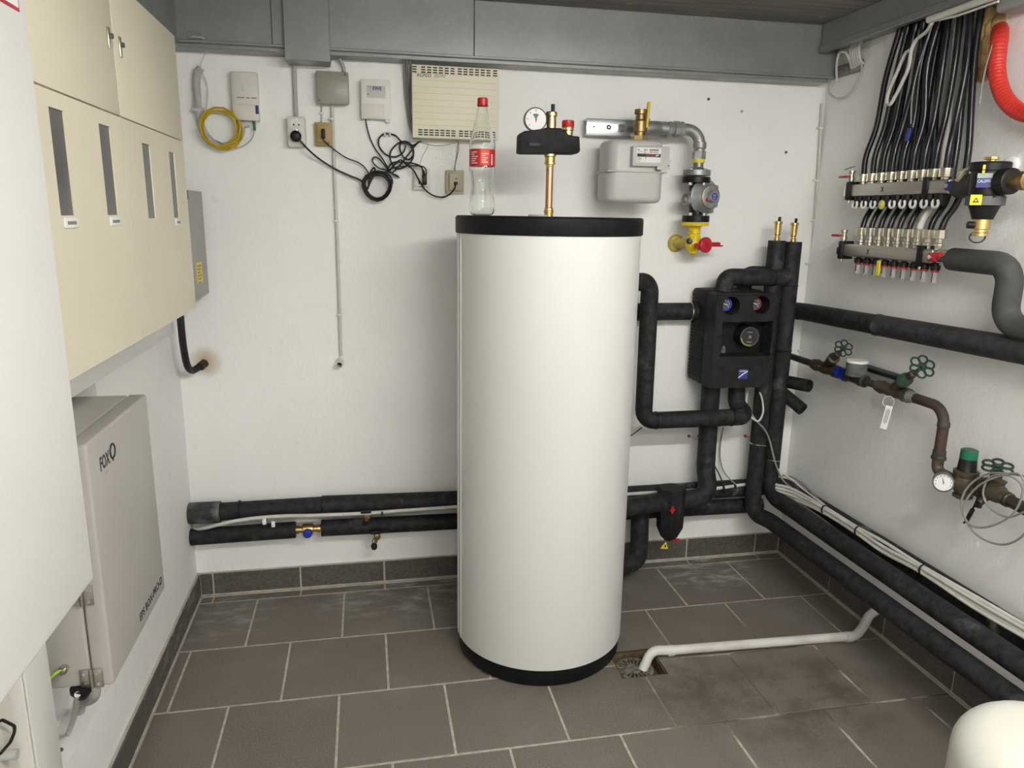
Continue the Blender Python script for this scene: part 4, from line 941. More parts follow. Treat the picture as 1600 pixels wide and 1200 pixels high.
for z, x, par, hh in ((zz(266), rx_, fl1, 0.008), (zz(288), rx_, fl2, 0.010), (zz(335), rx2, fl3, 0.010)):
    for a in (-2.5, -1.2, 0.2, 1.5):
        px_, py_ = x + 0.042 * math.cos(a), -GD + 0.042 * math.sin(a)
        MB().hexn((px_, py_, z - hh / 2), (px_, py_, z + hh / 2), 0.0075).build('bolt', M_ZINC, par)
zc_ = zz(310); rc = V(((rx_ + rx2) / 2 + 0.002, -GD, zc_))
MB().cyl((rx_, -GD, zz(286)), (rx2, -GD, zz(337)), 0.026, 0.026, n=20).build('neck', M_BLACKP, rg)
fd = V((0.28, -1, 0.0)).normalized(); fc = rc + fd * 0.012 + V((0.024, 0, 0.006))
bd = MB().lathe(fc - fd * 0.045, fd, [(0, 0.034), (0.010, 0.052), (0.030, 0.059), (0.038, 0.066), (0.046, 0.067), (0.050, 0.062), (0.060, 0.058), (0.066, 0.050), (0.078, 0.046), (0.082, 0.040), (0.083, 0.028)], 40).build('diaphragm_housing', M_CAST, rg)
MB().torus(fc + fd * 0.0335, fd, 0.043, 0.0022, 36, 6).build('groove_ring', M_DARKGREY, bd)
MB().lathe(fc + fd * 0.036, fd, [(0, 0.023), (0.004, 0.0235), (0.016, 0.0205), (0.020, 0.018)], 24).build('setting_cap', M_CAST, bd)
MB().lathe(fc + fd * 0.0555, fd, [(0, 0.0135), (0.0012, 0.0135)], 24).build('blue_seal', M_BLUE, bd, label='blue seal sticker')
ux_ = V((0, 0, 1)).cross(fd).normalized()
if ux_.x < 0: ux_ = -ux_
text('353', 0.0105, fc + fd * 0.0566 - ux_ * 0.009 + V((0, 0, 0.0005)), ux_, BZ, M_PAPER, bd); text('207', 0.009, fc + fd * 0.0566 - ux_ * 0.008 - V((0, 0, 0.009)), ux_, BZ, M_PAPER, bd)
MB().lathe(fc + fd * 0.0385 - ux_ * 0.018 - V((0, 0, 0.012)), fd, [(0, 0.008), (0.006, 0.007), (0.008, 0.003)], 12).build('red_wax_seal', M_REDL, bd)
for a in (0.6, -0.5, -0.95): 
    e_ = fc + ux_ * 0.066 * math.cos(a) + V((0, 0, 0.066 * math.sin(a))) - fd * 0.005; MB().cyl(e_ - fd * 0.012, e_ + fd * 0.010, 0.008, n=10).build('housing_lug', M_CAST, bd)
sl_ = V((-1, -0.25, 0)).normalized(); sp = B(1080, 313, GD + 0.01)
MB().lathe(rc - V((0, 0, 0.006)), sl_, [(0, 0.024), (0.040, 0.022), (0.044, 0.023), (0.054, 0.022), (0.055, 0.012), (0.064, 0.011), (0.066, 0.006)], 24).build('side_plug', M_CAST, rg)
# yellow shut-off
yv = thing('gas_shutoff_valve', 'yellow gas shut-off valve with red lever coming out of the wall', 'valve')
yx = rx2 - 0.002
flange(zz(353), zz(347.5) - zz(353), 0.053, M_YPAINT, 'flange', yv, yx)
MB().lathe((yx, -GD, zz(353)), (0, 0, -1), [(0, 0.030), (0.006, 0.024), (0.020, 0.022), (0.022, 0.024), (0.030, 0.024), (0.032, 0.022), (0.042, 0.025), (0.058, 0.031), (0.076, 0.032), (0.092, 0.026), (0.098, 0.018), (0.106, 0.017), (0.110, 0.012)], 28).build('body', M_YPAINT, yv)
vc = V((yx, -GD, zz(353) - 0.066)); wl = B(1056, 380, 0.0)
MB().cyl(vc + V((0, 0.0, 0)), (wl.x, -0.002, wl.z), 0.019, 0.020, n=22).build('wall_pipe', M_YOLD, yv)
MB().lathe((wl.x, 0.0, wl.z), (0, -1, 0), [(0, 0.036), (0.004, 0.034), (0.009, 0.024)], 28).build('wall_rosette', M_YOLD, yv)
MB().lathe(V((yx - 0.027, -GD - 0.020, vc.z + 0.008)), V((-0.5, -1, 0)), [(0, 0.012), (0.003, 0.012), (0.004, 0.010)], 20).build('round_badge', M_GREEN, yv)
lc = vc + V((0.026, -0.028, -0.006)); ld_ = V((0.35, -1, 0.05)).normalized()
lv = MB().lathe(lc, ld_, [(0, 0.022), (0.010, 0.030), (0.020, 0.030), (0.023, 0.026)], 28).build('lever_hub', M_REDL, yv, label='red lever')
lu = V((1, 0.35, 0)).normalized()
MB().obox(lc + ld_ * 0.012 + lu * 0.052 + V((0, 0, 0.002)), lu, BZ, 0.026, 0.008, 0.005, 0.002).obox(lc + ld_ * 0.014 + lu * 0.062 - V((0, 0, 0.004)), lu, BZ, 0.022, 0.003, 0.010, 0.001).build('lever_arm', M_REDL, lv)
MB().obox(lc + ld_ * 0.010 - lu * 0.034 - V((0, 0, 0.002)), lu, BZ, 0.016, 0.008, 0.005, 0.002).build('lever_stub', M_REDL, lv)
MB().hexn(lc + ld_ * 0.02, lc + ld_ * 0.028, 0.008).build('lever_bolt', M_REDL, lv)

# small wall plugs
for q, l_ in (((1107, 155), 'dark drilled dowel above the gas regulator'), ((1228, 238), 'small dark dowel in the wall near the right corner'), ((1159, 174), 'tiny filled dowel right of the gas pipe bend')):
    c = B(*q); MB().lathe(c, (0, -1, 0), [(0, 0.0055), (0.002, 0.0055), (0.002, 0.003), (0.0005, 0.003)], 12, True, False).build('wall_dowel', M_DARKGREY if q[0] != 1159 else M_LGREY, label=l_, cat='dowel')
for q in ((1076, 681), (1164, 681)):
    hk = thing('wall_hook', 'bent wire hook in a red dowel below the pump station', 'hook', 'hooks in red dowels')
    c = B(*q); MB().lathe(c, (0, -1, 0), [(0, 0.006), (0.006, 0.006)], 12).build('dowel', M_REDP, hk)
    MB().tube([c, c + V((0.004, -0.03, 0.004)), c + V((0.012, -0.05, 0.0)), c + V((0.02, -0.05, -0.004))], 0.0018, 6, spl=4).build('wire', M_STEEL, hk)

# =====================================================================================================
#                                        PUMP STATION AND INSULATED PIPES
# =====================================================================================================
PX0, PX1, PZ0, PZ1 = 2.004, 2.254, 0.842, 1.222
PF, PM, PB = 0.238, 0.150, 0.022          # front, recess floor, back (distance from the wall)
pu = thing('pump_station', 'black foam-cased heating pump station with two dial thermometers', 'pump')
MB().rbox((PX0, -PM, PZ0), (PX1, -PB, PZ1), 0.012, 3).build('rear_shell', M_EPP, pu)
zr1, zr0 = B(1160, 503, PF).z, B(1160, 557, PF).z
xr0, xr1 = B(1127, 530, PF).x, B(1207, 530, PF).x
g1, g2 = B(1143, 478, PF), B(1190, 477, PF)
xm = (g1.x + g2.x) / 2
fr = MB()
fr.plate_hole(PX0 + 0.003, xm, zr1, PZ1 - 0.003, g1.x, g1.z, 0.036, -PM, -PF)
fr.plate_hole(xm, PX1 - 0.003, zr1, PZ1 - 0.003, g2.x, g2.z, 0.036, -PM, -PF)
fr.box((PX0 + 0.003, -PF, PZ0 + 0.003), (PX1 - 0.003, -PM, zr0)).box((PX0 + 0.003, -PF, zr0), (xr0, -PM, zr1)).box((xr1, -PF, zr0), (PX1 - 0.003, -PM, zr1))
front = fr.build('front_shell', M_EPP, pu, smooth=True)
MB().rbox((PX0 + 0.004, -PF - 0.004, PZ1 - 0.012), (PX1 - 0.004, -PF + 0.01, PZ1 - 0.001), 0.004).build('front_edge', M_EPP, front)
MB().box((xr0, -PM - 0.004, zr0), (xr1, -PM, zr1)).build('recess_panel', M_BLACKP, pu, smooth=False)
for g, ring, nm in ((g1, M_BLUE, 'blue'), (g2, mat('dull_red_ring', (0.20, 0.02, 0.03), 0.4), 'red')):
    ax_ = V((-0.12, -1, 0.02)).normalized(); o = V((g.x, -PM - 0.035, g.z))
    tm = MB().lathe(o - ax_ * 0.034, ax_, [(0, 0.027), (0.03, 0.027), (0.036, 0.026)], 32).build('thermometer', M_BLACKP, pu, label='dial thermometer with %s ring' % nm)
    rgm = MB(); rgm.lathe(o + ax_ * 0.002, ax_, [(0, 0.026), (0.003, 0.026), (0.003, 0.019), (0, 0.019)], 32, False, False); rgm.build('dial_ring', ring, tm)
    MB().lathe(o + ax_ * 0.002, ax_, [(0, 0.019), (0.0008, 0.019)], 28).build('dial_face', mat('dial_grey', (0.06, 0.065, 0.08), 0.35), tm)
    uu = V((1, 0, 0)); uu = (uu - ax_ * uu.dot(ax_)).normalized(); ww = V((0, 0, 1)); of = o + ax_ * 0.0036
    MB().prism([(-0.016, 0.005), (0.009, -0.004), (0.010, -0.001), (-0.012, 0.005)], of, uu, ww, -0.0006).build('needle', M_PAPER, tm)
    tk = MB()
    for k in range(7):
        a = -2.2 + 4.4 * k / 6; tk.obox(of + uu * 0.0155 * math.sin(a) + ww * 0.0155 * math.cos(a), uu, ww, 0.0011, 0.0022, 0.0004)
    tk.build('dial_ticks', M_PAPER, tm, kind='stuff')
pc = B(1175, 527, PF - 0.015); ax_ = V((-0.06, -1, 0.0)).normalized()
hd = MB().lathe((pc.x, -PM + 0.002, pc.z), ax_, [(0, 0.044), (0.045, 0.044), (0.055, 0.042), (0.062, 0.039)], 36).build('pump_head', M_BLACKP, pu)
o = V((pc.x, -PM + 0.002, pc.z)) + ax_ * 0.0625
MB().lathe(o, ax_, [(0, 0.0385), (0.0008, 0.0385)], 36).build('control_dial', M_PRINT, hd)
MB().torus(o + ax_ * 0.0008, ax_, 0.0372, 0.0011, 36, 6).build('dial_rim', M_STEEL, hd)
M_YGR = mat('yellow_green_arc', (0.45, 0.45, 0.06), 0.4)
ring = MB()
for k in range(18):
    a = PI + 0.25 + (PI - 0.5) * k / 17; dd = V((math.cos(a), 0, math.sin(a))); ring.obox(o + ax_ * 0.001 + dd * (0.0345), (dd.z, 0, -dd.x), dd, 0.0036, 0.0022, 0.0004)
ring.build('dial_arc', M_YGR, hd, kind='stuff')
MB().cyl(o, o + ax_ * 0.005, 0.0065, n=16).build('dial_knob', M_BRASS, hd)
for dz_ in (0.018, -0.021): MB().box((o.x - 0.011, o.y - 0.002, o.z + dz_ - 0.002), (o.x + 0.011, o.y + 0.002, o.z + dz_ + 0.002)).build('dial_print', M_PGREY, hd, smooth=False)
q = B(1142, 548, PF - 0.02); MB().lathe((q.x, -PM, q.z - 0.018), (0, -0.3, 1), [(0, 0.012), (0.02, 0.009), (0.028, 0.004)], 14).build('bleed_plug', M_DARKGREY, pu)
lx0, lx1, lz0, lz1 = bface(1154, 577, 1168, 592, PF)
lg = MB().rbox((lx0, -PF - 0.0012, lz0), (lx1, -PF, lz1), 0.0004).build('logo_plate', M_BLUEP, front)
lw_, lh_ = lx1 - lx0, lz1 - lz0
MB().prism([(0, 0.08 * lh_), (0.5 * lw_, 0.45 * lh_), (lw_, 0.75 * lh_), (lw_, 0.86 * lh_), (0.45 * lw_, 0.56 * lh_), (0, 0.20 * lh_)], (lx0, -PF - 0.0012, lz0), BX, BZ, 0.0005).build('logo_swoosh', M_PAPER, lg)
text('comfort', 0.0105, (lx0 + 0.002, -PF - 0.0013, lz1 - 0.010), BX, BZ, M_PAPER, lg, sx=0.85)
# knobbly flank of the foam shell
kn = MB()
for i in range(9):
    for j in range(24): kn.box((PX0 - 0.0022, -PB - 0.016 - i * 0.0125, PZ0 + 0.024 + j * 0.0142), (PX0 + 0.002, -PB - 0.010 - i * 0.0125, PZ0 + 0.031 + j * 0.0142))
kn.build('knobbly_side', M_EPP, pu, smooth=False, kind='stuff')

RP = 0.034
def run(name, label, pts, r, m=M_FOAM, fil=0.055, joints=(), parent=None, jm=None, n=20, hooks=None):
    """insulated pipe: sleeve + taped joints given as (point, direction)"""
    t = thing(name, label, 'pipe')
    MB().tube(pts, r, n, fil=fil).build('insulation_sleeve', m, t)
    for p, d in joints: MB().lathe(V(p) - V(d).normalized() * 0.0015, d, [(0, r + 0.0005), (0.001, r + 0.0022), (0.006, r + 0.0022), (0.007, r + 0.0005)], n).build('joint_band', jm or M_BLACKP, t)
    return t
VX_R, VX_L, VY = 2.372, 2.300, -0.128
ztop_l, ztop_r = B(1213, 376, 0.13).z, B(1240, 378, 0.13).z
zup, zlow = 0.342, 0.260
XUP, XLOW = VX_R, VX_L + 0.03
# right riser: top vent - down - towards the camera along the right wall
rr_ = run('insulated_riser', 'black insulated riser with brass vent, nearer the right corner', [(VX_R, VY, ztop_r), (VX_R, VY, zup), (VX_R, -2.6, zup + 0.018)], RP, fil=0.075, joints=[((VX_R, VY, B(1245, 447, 0.13).z), (0, 0, 1)), ((VX_R, VY, B(1222, 548, 0.13).z), (0, 0, 1))])
MB().torus((VX_R, VY, B(1207, 717, 0.13).z), (0.1, 0, 1), RP + 0.001, 0.002, 24, 6).build('silver_wire', M_NICKEL, rr_)
rl_ = run('insulated_riser', 'black insulated riser with brass vent beside the pump station', [(VX_L, VY, ztop_l), (VX_L, VY, zlow), (XLOW, VY - 0.10, zlow), (XLOW, -2.6, zlow + 0.03)], RP, fil=0.06, joints=[((VX_L, VY, B(1188, 552, 0.13).z), (0, 0, 1))])
MB().torus((VX_L, VY, B(1183, 693, 0.13).z), (0.1, 0, 1), RP + 0.001, 0.0025, 24, 6).build('silver_wire', M_NICKEL, rl_)
for x, zt_, l_ in ((VX_L, ztop_l, 'brass automatic air vent on the riser beside the pump station'), (VX_R, ztop_r, 'brass automatic air vent on the riser near the right corner')):
    x -= 0.002
    v = thing('air_vent', l_, 'air vent')
    MB().lathe((x, VY, zt_ - 0.002), (0, 0, 1), [(0, 0.012), (0.014, 0.012), (0.016, 0.009), (0.022, 0.009), (0.026, 0.0125), (0.066, 0.0135), (0.068, 0.0165), (0.076, 0.0165), (0.078, 0.013)], 24).build('body', M_BRASS, v)
    MB().cyl((x + 0.004, VY, zt_ + 0.073), (x + 0.005, VY, zt_ + 0.092), 0.0055, n=14).build('cap', M_BLACKP, v)
# over the pump
zh = B(1190, 434, 0.16).z; pxl = B(1128, 446, 0.13).x
run('insulated_pipe', 'black insulated pipe bridging over the pump station to the right riser', [(VX_R - 0.02, VY - 0.02, zh), (pxl + 0.004, VY - 0.02, zh + 0.002), (pxl, VY - 0.02, PZ1 - 0.002)], RP, fil=0.05, joints=[((VX_R - 0.09, VY - 0.02, zh), (1, 0, 0))])
xg = B(1168, 430, 0.10).x
run('insulated_pipe', 'short black insulated pipe behind the bridging pipe on the pump station', [(VX_L + 0.01, -0.085, zh + 0.010), (xg, -0.085, zh + 0.012), (xg - 0.002, -0.085, PZ1 - 0.002)], RP - 0.004, fil=0.04)
# long pipe behind the pump, around the corner and along the right wall
zl = B(1045, 487, 0.07).z
zr = R(1420, 515, 0.07).z
xt = TX + 0.06
TA = V((TX + 0.19, TY + 0.2245, zl))
t1 = run('insulated_pipe', 'black insulated pipe from the tank into the flank of the pump station', [TA, (TX + 0.27, -0.066, zl), (PX0 - 0.001, -0.066, zl)], 0.0355, fil=0.06, joints=[((B(1080, 487, 0.07).x, -0.066, zl), (1, 0, 0))])
MB().torus((B(1079, 487, 0.07).x, -0.066, zl), (1, 0, 0), 0.036, 0.003, 24, 6).build('silver_tape', M_NICKEL, t1)
lp_ = run('insulated_pipe', 'long black insulated pipe from behind the pump station along the right wall', [(PX1 + 0.002, -0.066, zl), (W - 0.075, -0.066, zl), (W - 0.075, -2.2, zr + 0.035)], 0.0355, fil=0.075)
yj = R(1372, 506, 0.075).y; zj = zl + (zr + 0.035 - zl) * (yj + 0.066) / (-2.134)
MB().tube([(W - 0.075, yj, zj), (W - 0.075, -2.2, zr + 0.035)], 0.0374, 20).build('grey_sleeve', foam_mat('worn_grey_insulation', (0.022, 0.022, 0.024), (0.042, 0.042, 0.044), 0.55), lp_)
MB().torus((W - 0.075, yj, zj), (0, 1, 0), 0.0362, 0.0030, 24, 6).build('joint_lip', M_BLACKP, lp_)
# loop from the tank under the pump
LYd = 0.204
a0, a1, a2, a3 = B(1004, 440, LYd), B(1016, 441, LYd), B(1002, 656, LYd), B(1160, 653, LYd)
xv = a1.x
zlo_ = (a2.z + a3.z) / 2
ug = V((B(1150, 612, 0.13).x, -0.13, PZ0 + 0.004))
run('insulated_pipe', 'black insulated pipe looping from the tank side down and under the pump station', [(TX + 0.207, -0.315, a0.z), (xv - 0.02, -LYd - 0.005, a0.z), (xv, -LYd, a0.z - 0.03), (xv + 0.004, -LYd, zlo_), (ug.x + 0.02, -LYd, zlo_), (ug.x, -0.14, zlo_ + 0.04), ug], RP, fil=0.045,
    joints=[((xv + 0.055, -LYd, zlo_), (1, 0, 0)), ((ug.x - 0.055, -LYd, zlo_), (1, 0, 0))])
# from the pump down into the dirt separator and the tank
e0 = V((B(1110, 612, 0.12).x, -0.12, PZ0 + 0.004)); zs_ = B(1080, 780, 0.19).z
SD = 0.19
sc = B(1046, 780, SD)
dp = run('insulated_pipe', 'thick black insulated pipe from the pump down to the dirt separator and tank', [e0, (e0.x, -0.13, zs_ + 0.11), (e0.x - 0.005, -SD, zs_ + 0.005), (sc.x, -SD, zs_), (TX + 0.24, -0.30, zs_ + 0.012)], 0.0385, fil=0.07, joints=[((e0.x, -0.122, B(1103, 684, 0.13).z), (0, 0, 1))])
b0 = B(1004, 800, 0.16)
run('insulated_pipe', 'black insulated pipe dropping from the wall pipes into the tank foot', [(b0.x, -0.13, B(1003, 790, 0.13).z), (b0.x, -0.145, B(1000, 850, 0.15).z), (b0.x - 0.02, -0.19, B(985, 876, 0.19).z), (TX + 0.212, -0.318, B(985, 880, 0.2).z)], 0.0375, fil=0.06)
ds_ = thing('dirt_separator', 'black foam-cased dirt separator with red diamond and yellow triangle tag', 'dirt separator')
st_, sb = B(1046, 768, SD + 0.05).z, B(1046, 845, SD + 0.05).z; hh = st_ - sb
MB().lathe((sc.x + 0.004, -SD - 0.01, sb), (0, 0, 1), [(0, 0.034), (hh * 0.20, 0.054), (hh * 0.97, 0.058), (hh, 0.054)], 8, ph=0.39).build('insulation_shell', M_EPP, ds_)
q = B(1051, 797, SD + 0.068); q = V((q.x, -SD - 0.0665, q.z))
MB().prism([(-0.011, 0), (0, -0.019), (0.011, 0), (0, 0.019)], q, BX, BZ, 0.002).build('red_diamond', M_REDP, ds_, label='red diamond mark')
q = B(1046, 850, SD + 0.02)
MB().cyl((q.x - 0.004, -SD - 0.01, sb - 0.012), (q.x - 0.004, -SD - 0.01, sb + 0.004), 0.018, n=16).build('drain_outlet', M_BLACKP, ds_)
MB().rbox((q.x + 0.006, -SD - 0.03, sb - 0.016), (q.x + 0.042, -SD - 0.018, sb - 0.006), 0.003).build('red_drain_lever', M_REDP, ds_)
q = B(1039, 856, SD + 0.045); q = V((q.x, -SD - 0.045, sb - 0.022))
tg = MB().prism([(-0.018, -0.014), (0.016, -0.014), (0.0, 0.018)], q, V((1, 0, -0.15)).normalized(), V((0.15, 0, 1)).normalized(), 0.0012).build('warning_tag', M_YELL, ds_, label='yellow warning triangle tag')
MB().prism([(-0.003, -0.008), (0.003, -0.008), (0.004, 0.004), (-0.002, 0.004)], q + V((0, -0.0013, 0)), BX, BZ, 0.0005).build('tag_print', M_PRINT, tg)
MB().tube([q + V((0.002, 0, 0.017)), q + V((0.006, 0.02, 0.03))], 0.001, 5).build('tag_string', M_BLACKC, ds_)

# two pipes low on the back wall
zu0, zu1 = B(300, 801, 0.05).z, B(1070, 768, 0.05).z
zd0, zd1 = B(330, 836, 0.05).z, B(1070, 796, 0.05).z
zu, zd = (zu0 + zu1) / 2, (zd0 + zd1) / 2
up = thing('insulated_pipe', 'upper of two black insulated pipes low on the back wall', 'pipe')
XR_ = W - 0.045
MB().tube([(B(346, 801, 0.05).x, -0.05, zu0 - 0.002), (B(505, 792, 0.05).x, -0.05, zu0 + 0.0)], 0.034, 20).build('insulation_sleeve', M_FOAM, up)
MB().tube([(B(505, 792, 0.05).x, -0.05, zu0), (TX, -0.05, zu), (B(985, 770, 0.05).x, -0.05, zu1), (XR_, -0.05, zu1 + 0.003), (XR_, -2.6, zu1 + 0.03)], 0.0375, 20, fil=0.05).build('insulation_sleeve', M_FOAMD, up)
MB().tube([(0.002, -0.048, zu0 - 0.003), (B(345, 801, 0.05).x, -0.05, zu0 - 0.003)], 0.041, 20).build('felt_wrap', M_MEMB, up)
for px_ in (373, 503): x_ = B(px_, 797, 0.05).x; MB().lathe((x_, -0.05, zu0 - 0.001), (1, 0, 0), [(0, 0.036), (0.001, 0.0385), (0.007, 0.0385), (0.008, 0.036)], 20).build('cable_tie', M_BLACKP, up)
dn = thing('insulated_pipe', 'lower of two black insulated pipes low on the back wall', 'pipe')
MB().tube([(0.001, -0.05, zd0 - 0.003), (B(462, 828, 0.05).x, -0.05, zd0)], 0.0325, 20).build('insulation_sleeve', M_FOAM, dn)
MB().tube([(B(502, 822, 0.05).x, -0.05, zd0), (TX, -0.05, zd), (XR_ - 0.1, -0.05, zd1)], 0.033, 20).build('insulation_sleeve', M_FOAMD, dn)
MB().tube([(B(460, 828, 0.05).x, -0.05, zd0), (B(504, 822, 0.05).x, -0.05, zd0)], 0.012, 14).build('bare_pipe', M_COPPER, dn)
c = B(481, 823, 0.06); bv = thing('ball_valve', 'brass ball valve with blue knob in the lower wall pipe', 'valve')
zc2 = zd0
MB().lathe((c.x - 0.045, -0.05, zc2), (1, 0, 0), [(0, 0.017), (0.010, 0.017), (0.011, 0.014), (0.022, 0.014), (0.026, 0.024), (0.046, 0.025), (0.064, 0.024), (0.068, 0.014), (0.080, 0.014), (0.081, 0.017), (0.092, 0.017)], 24).build('body', M_BRASS, bv)
MB().cyl((c.x, -0.07, zc2), (c.x, -0.088, zc2), 0.010).build('stem', M_BRASS, bv)
MB().lathe((c.x, -0.082, zc2 - 0.002), (0, -1, 0), [(0, 0.016), (0.002, 0.018), (0.014, 0.017), (0.018, 0.012)], 18).build('blue_knob', M_BLUE, bv, label='blue knob')
for (qx, qy, l_, up_) in ((574, 806, 'small brass drain cock with black handle between the two wall pipes', True), (589, 838, 'small brass drain cock with black cap below the lower wall pipe', False)):
    dc = thing('drain_cock', l_, 'valve'); q = B(qx, qy, 0.09)
    MB().lathe((q.x, -0.072, q.z), (0, -1, 0), [(0, 0.008), (0.012, 0.008), (0.013, 0.013), (0.028, 0.013), (0.030, 0.009)], 18).build('body', M_BRONZE, dc)
    MB().cyl((q.x, -0.088, q.z - 0.004), (q.x - 0.006, -0.092, q.z - 0.026), 0.008, 0.006).build('spout', M_BRONZE, dc)
    MB().rbox((q.x - 0.026, -0.104, q.z + 0.014), (q.x + 0.016, -0.084, q.z + 0.028), 0.004).build('handle', M_BLACKP, dc)
    if up_: MB().cyl((q.x - 0.006, -0.092, q.z - 0.020), (q.x - 0.008, -0.093, q.z - 0.034), 0.010).build('cap', M_BLACKP, dc)
    else:
        MB().ball((q.x - 0.012, -0.095, q.z - 0.040), 0.013, 14, (1, 1, 1.2)).build('cap', M_BLACKP, dc)
        MB().tube([(q.x - 0.006, -0.10, q.z), (q.x - 0.018, -0.102, q.z - 0.012), (q.x - 0.016, -0.098, q.z - 0.034)], 0.0018, 6, spl=4).build('cap_strap', M_BLACKP, dc)
# cable along the wall pipes
pts = [B(295, 829, 0.03), B(320, 825, 0.07), B(345, 819, 0.092), B(380, 812, 0.095), B(430, 807, 0.095), B(500, 805, 0.095), B(570, 802, 0.095), B(640, 797, 0.095), B(715, 792, 0.095), B(850, 785, 0.095), B(985, 772, 0.092), B(1100, 765, 0.092), B(1165, 757, 0.09)]
wc_ = thing('white_cable', 'pale thick cable tied along the two wall pipes behind the tank', 'cable')
MB().tube(pts, 0.0072, 10, spl=6).build('cable_sheath', M_CABW, wc_)
for q in ((413, 815), (427, 819)): c = B(*q, 0.1); MB().rbox((c.x - 0.007, -0.1025, c.z - 0.012), (c.x + 0.007, -0.101, c.z + 0.012), 0.0006).build('tag', M_PAPER, wc_)
for q in ((597, 801), (1130, 762), (1148, 760)): c = B(*q, 0.095); MB().lathe((c.x - 0.004, -0.095, c.z), (1, 0, 0), [(0, 0.0088), (0.008, 0.0088)], 14).build('cable_tie', M_BLACKP, wc_)
# thin cables under the pump
def cab(pts, r, m, label, spl=6, name='cable', cat='cable', group=None): return MB().tube(pts, r, 8, spl=spl).build(name, m, label=label, cat=cat, group=group)
cab([B(1168, 612, 0.14), B(1166, 630, 0.17), B(1171, 648, 0.2), B(1184, 658, 0.21), B(1192, 645, 0.2), B(1191, 625, 0.17), B(1186, 610, 0.14)], 0.0038, M_CABW, 'pale cable hanging in a loop under the pump station')
cab([B(1170, 612, 0.13), B(1169, 635, 0.18), B(1180, 655, 0.2), B(1195, 672, 0.2), B(1203, 690, 0.19), B(1212, 725, 0.19), B(1225, 752, 0.19), B(1255, 775, 0.23), B(1290, 798, 0.3)], 0.0038, M_CABG, 'grey cable running from the pump station down to the cable bundle')
cab([B(1130, 668, 0.03), B(1126, 690, 0.02), B(1125, 715, 0.02), B(1130, 735, 0.04), B(1140, 748, 0.07), B(1150, 757, 0.09)], 0.003, M_CABG, 'thin grey cable dropping behind the lower pump pipe to the wall pipes')
cab([B(1114, 712, 0.04), B(1117, 728, 0.04), B(1124, 742, 0.06), B(1130, 757, 0.095), B(1132, 770, 0.1)], 0.003, M_BLACKC, 'thin black cable beside the pipe to the dirt separator')
cab([B(1003, 668, 0.16), B(995, 674, 0.15), B(980, 684, 0.10), B(958, 692, 0.04), B(945, 700, 0.0)], 0.0022, M_BLACKC, 'thin black wire between tank and the looping pipe')

# =====================================================================================================
#                                        RIGHT WALL
# =====================================================================================================
# white cable with clips in the corner
cc = thing('surface_cable', 'white surface cable clipped down the back wall beside the right corner', 'cable')
xk = B(1278, 200, 0.01).x
kb = B(1247, 640, 0.01)
MB().tube([B(1284, 162, 0.01), B(1279, 260, 0.01), B(1267, 420, 0.01), B(1254, 560, 0.01), B(1246, 650, 0.01), B(1236, 745, 0.015)], 0.0062, 10, spl=4).build('cable_sheath', M_CABW, cc)
for q in ((1273, 345), (1264, 412), (1252, 548), (1282, 200), (1276, 282)): c = B(*q, 0.01); MB().rbox((c.x - 0.015, -0.018, c.z - 0.0045), (c.x + 0.010, 0.0, c.z + 0.0045), 0.003).build('cable_clip', M_WHITEP, cc)

# cable outlet under the ceiling in the corner
mp = MB(); c = R(1328, 108, 0.0)
mp.rbox((W - 0.012, c.y - 0.085, c.z - 0.022), (W, c.y + 0.10, c.z + 0.022), 0.006).build('mortar_patch', M_PUTTY, label='rough grey mortar patch with cables below the ceiling duct', cat='patch')
for k in range(5):
    a = R(1334 + k * 3.2, 62 - k * 0.8, 0.03); b2 = R(1331 + k * 3.4, 103 - k * 2, 0.02)
    MB().tube([V((W - 0.03, a.y, 2.13)), a, (a + b2) / 2 + V((-0.01, 0, 0)), b2, V((W - 0.002, b2.y, b2.z - 0.01))], 0.0050, 8, spl=4).build('cable', M_CABW, label='pale cable dropping from the duct into the mortar patch', cat='cable', group='cables above the mortar patch')
cab([R(1308, 128, 0.03), R(1307, 105, 0.05), R(1311, 84, 0.06), R(1320, 82, 0.06), R(1327, 92, 0.05), R(1330, 105, 0.02), R(1330, 108, 0.0)], 0.0045, M_CABW, 'pale cable bent in an arch beside the end of the long duct')
cab([R(1346, 100, 0.012), R(1346, 115, 0.03), R(1338, 132, 0.035), R(1324, 150, 0.03), R(1308, 154, 0.03), R(1297, 147, 0.03), R(1296, 138, 0.02), V((W - 0.01, -0.06, 2.03))], 0.0042, M_CABW, 'pale cable sagging from the mortar patch back to the long duct')

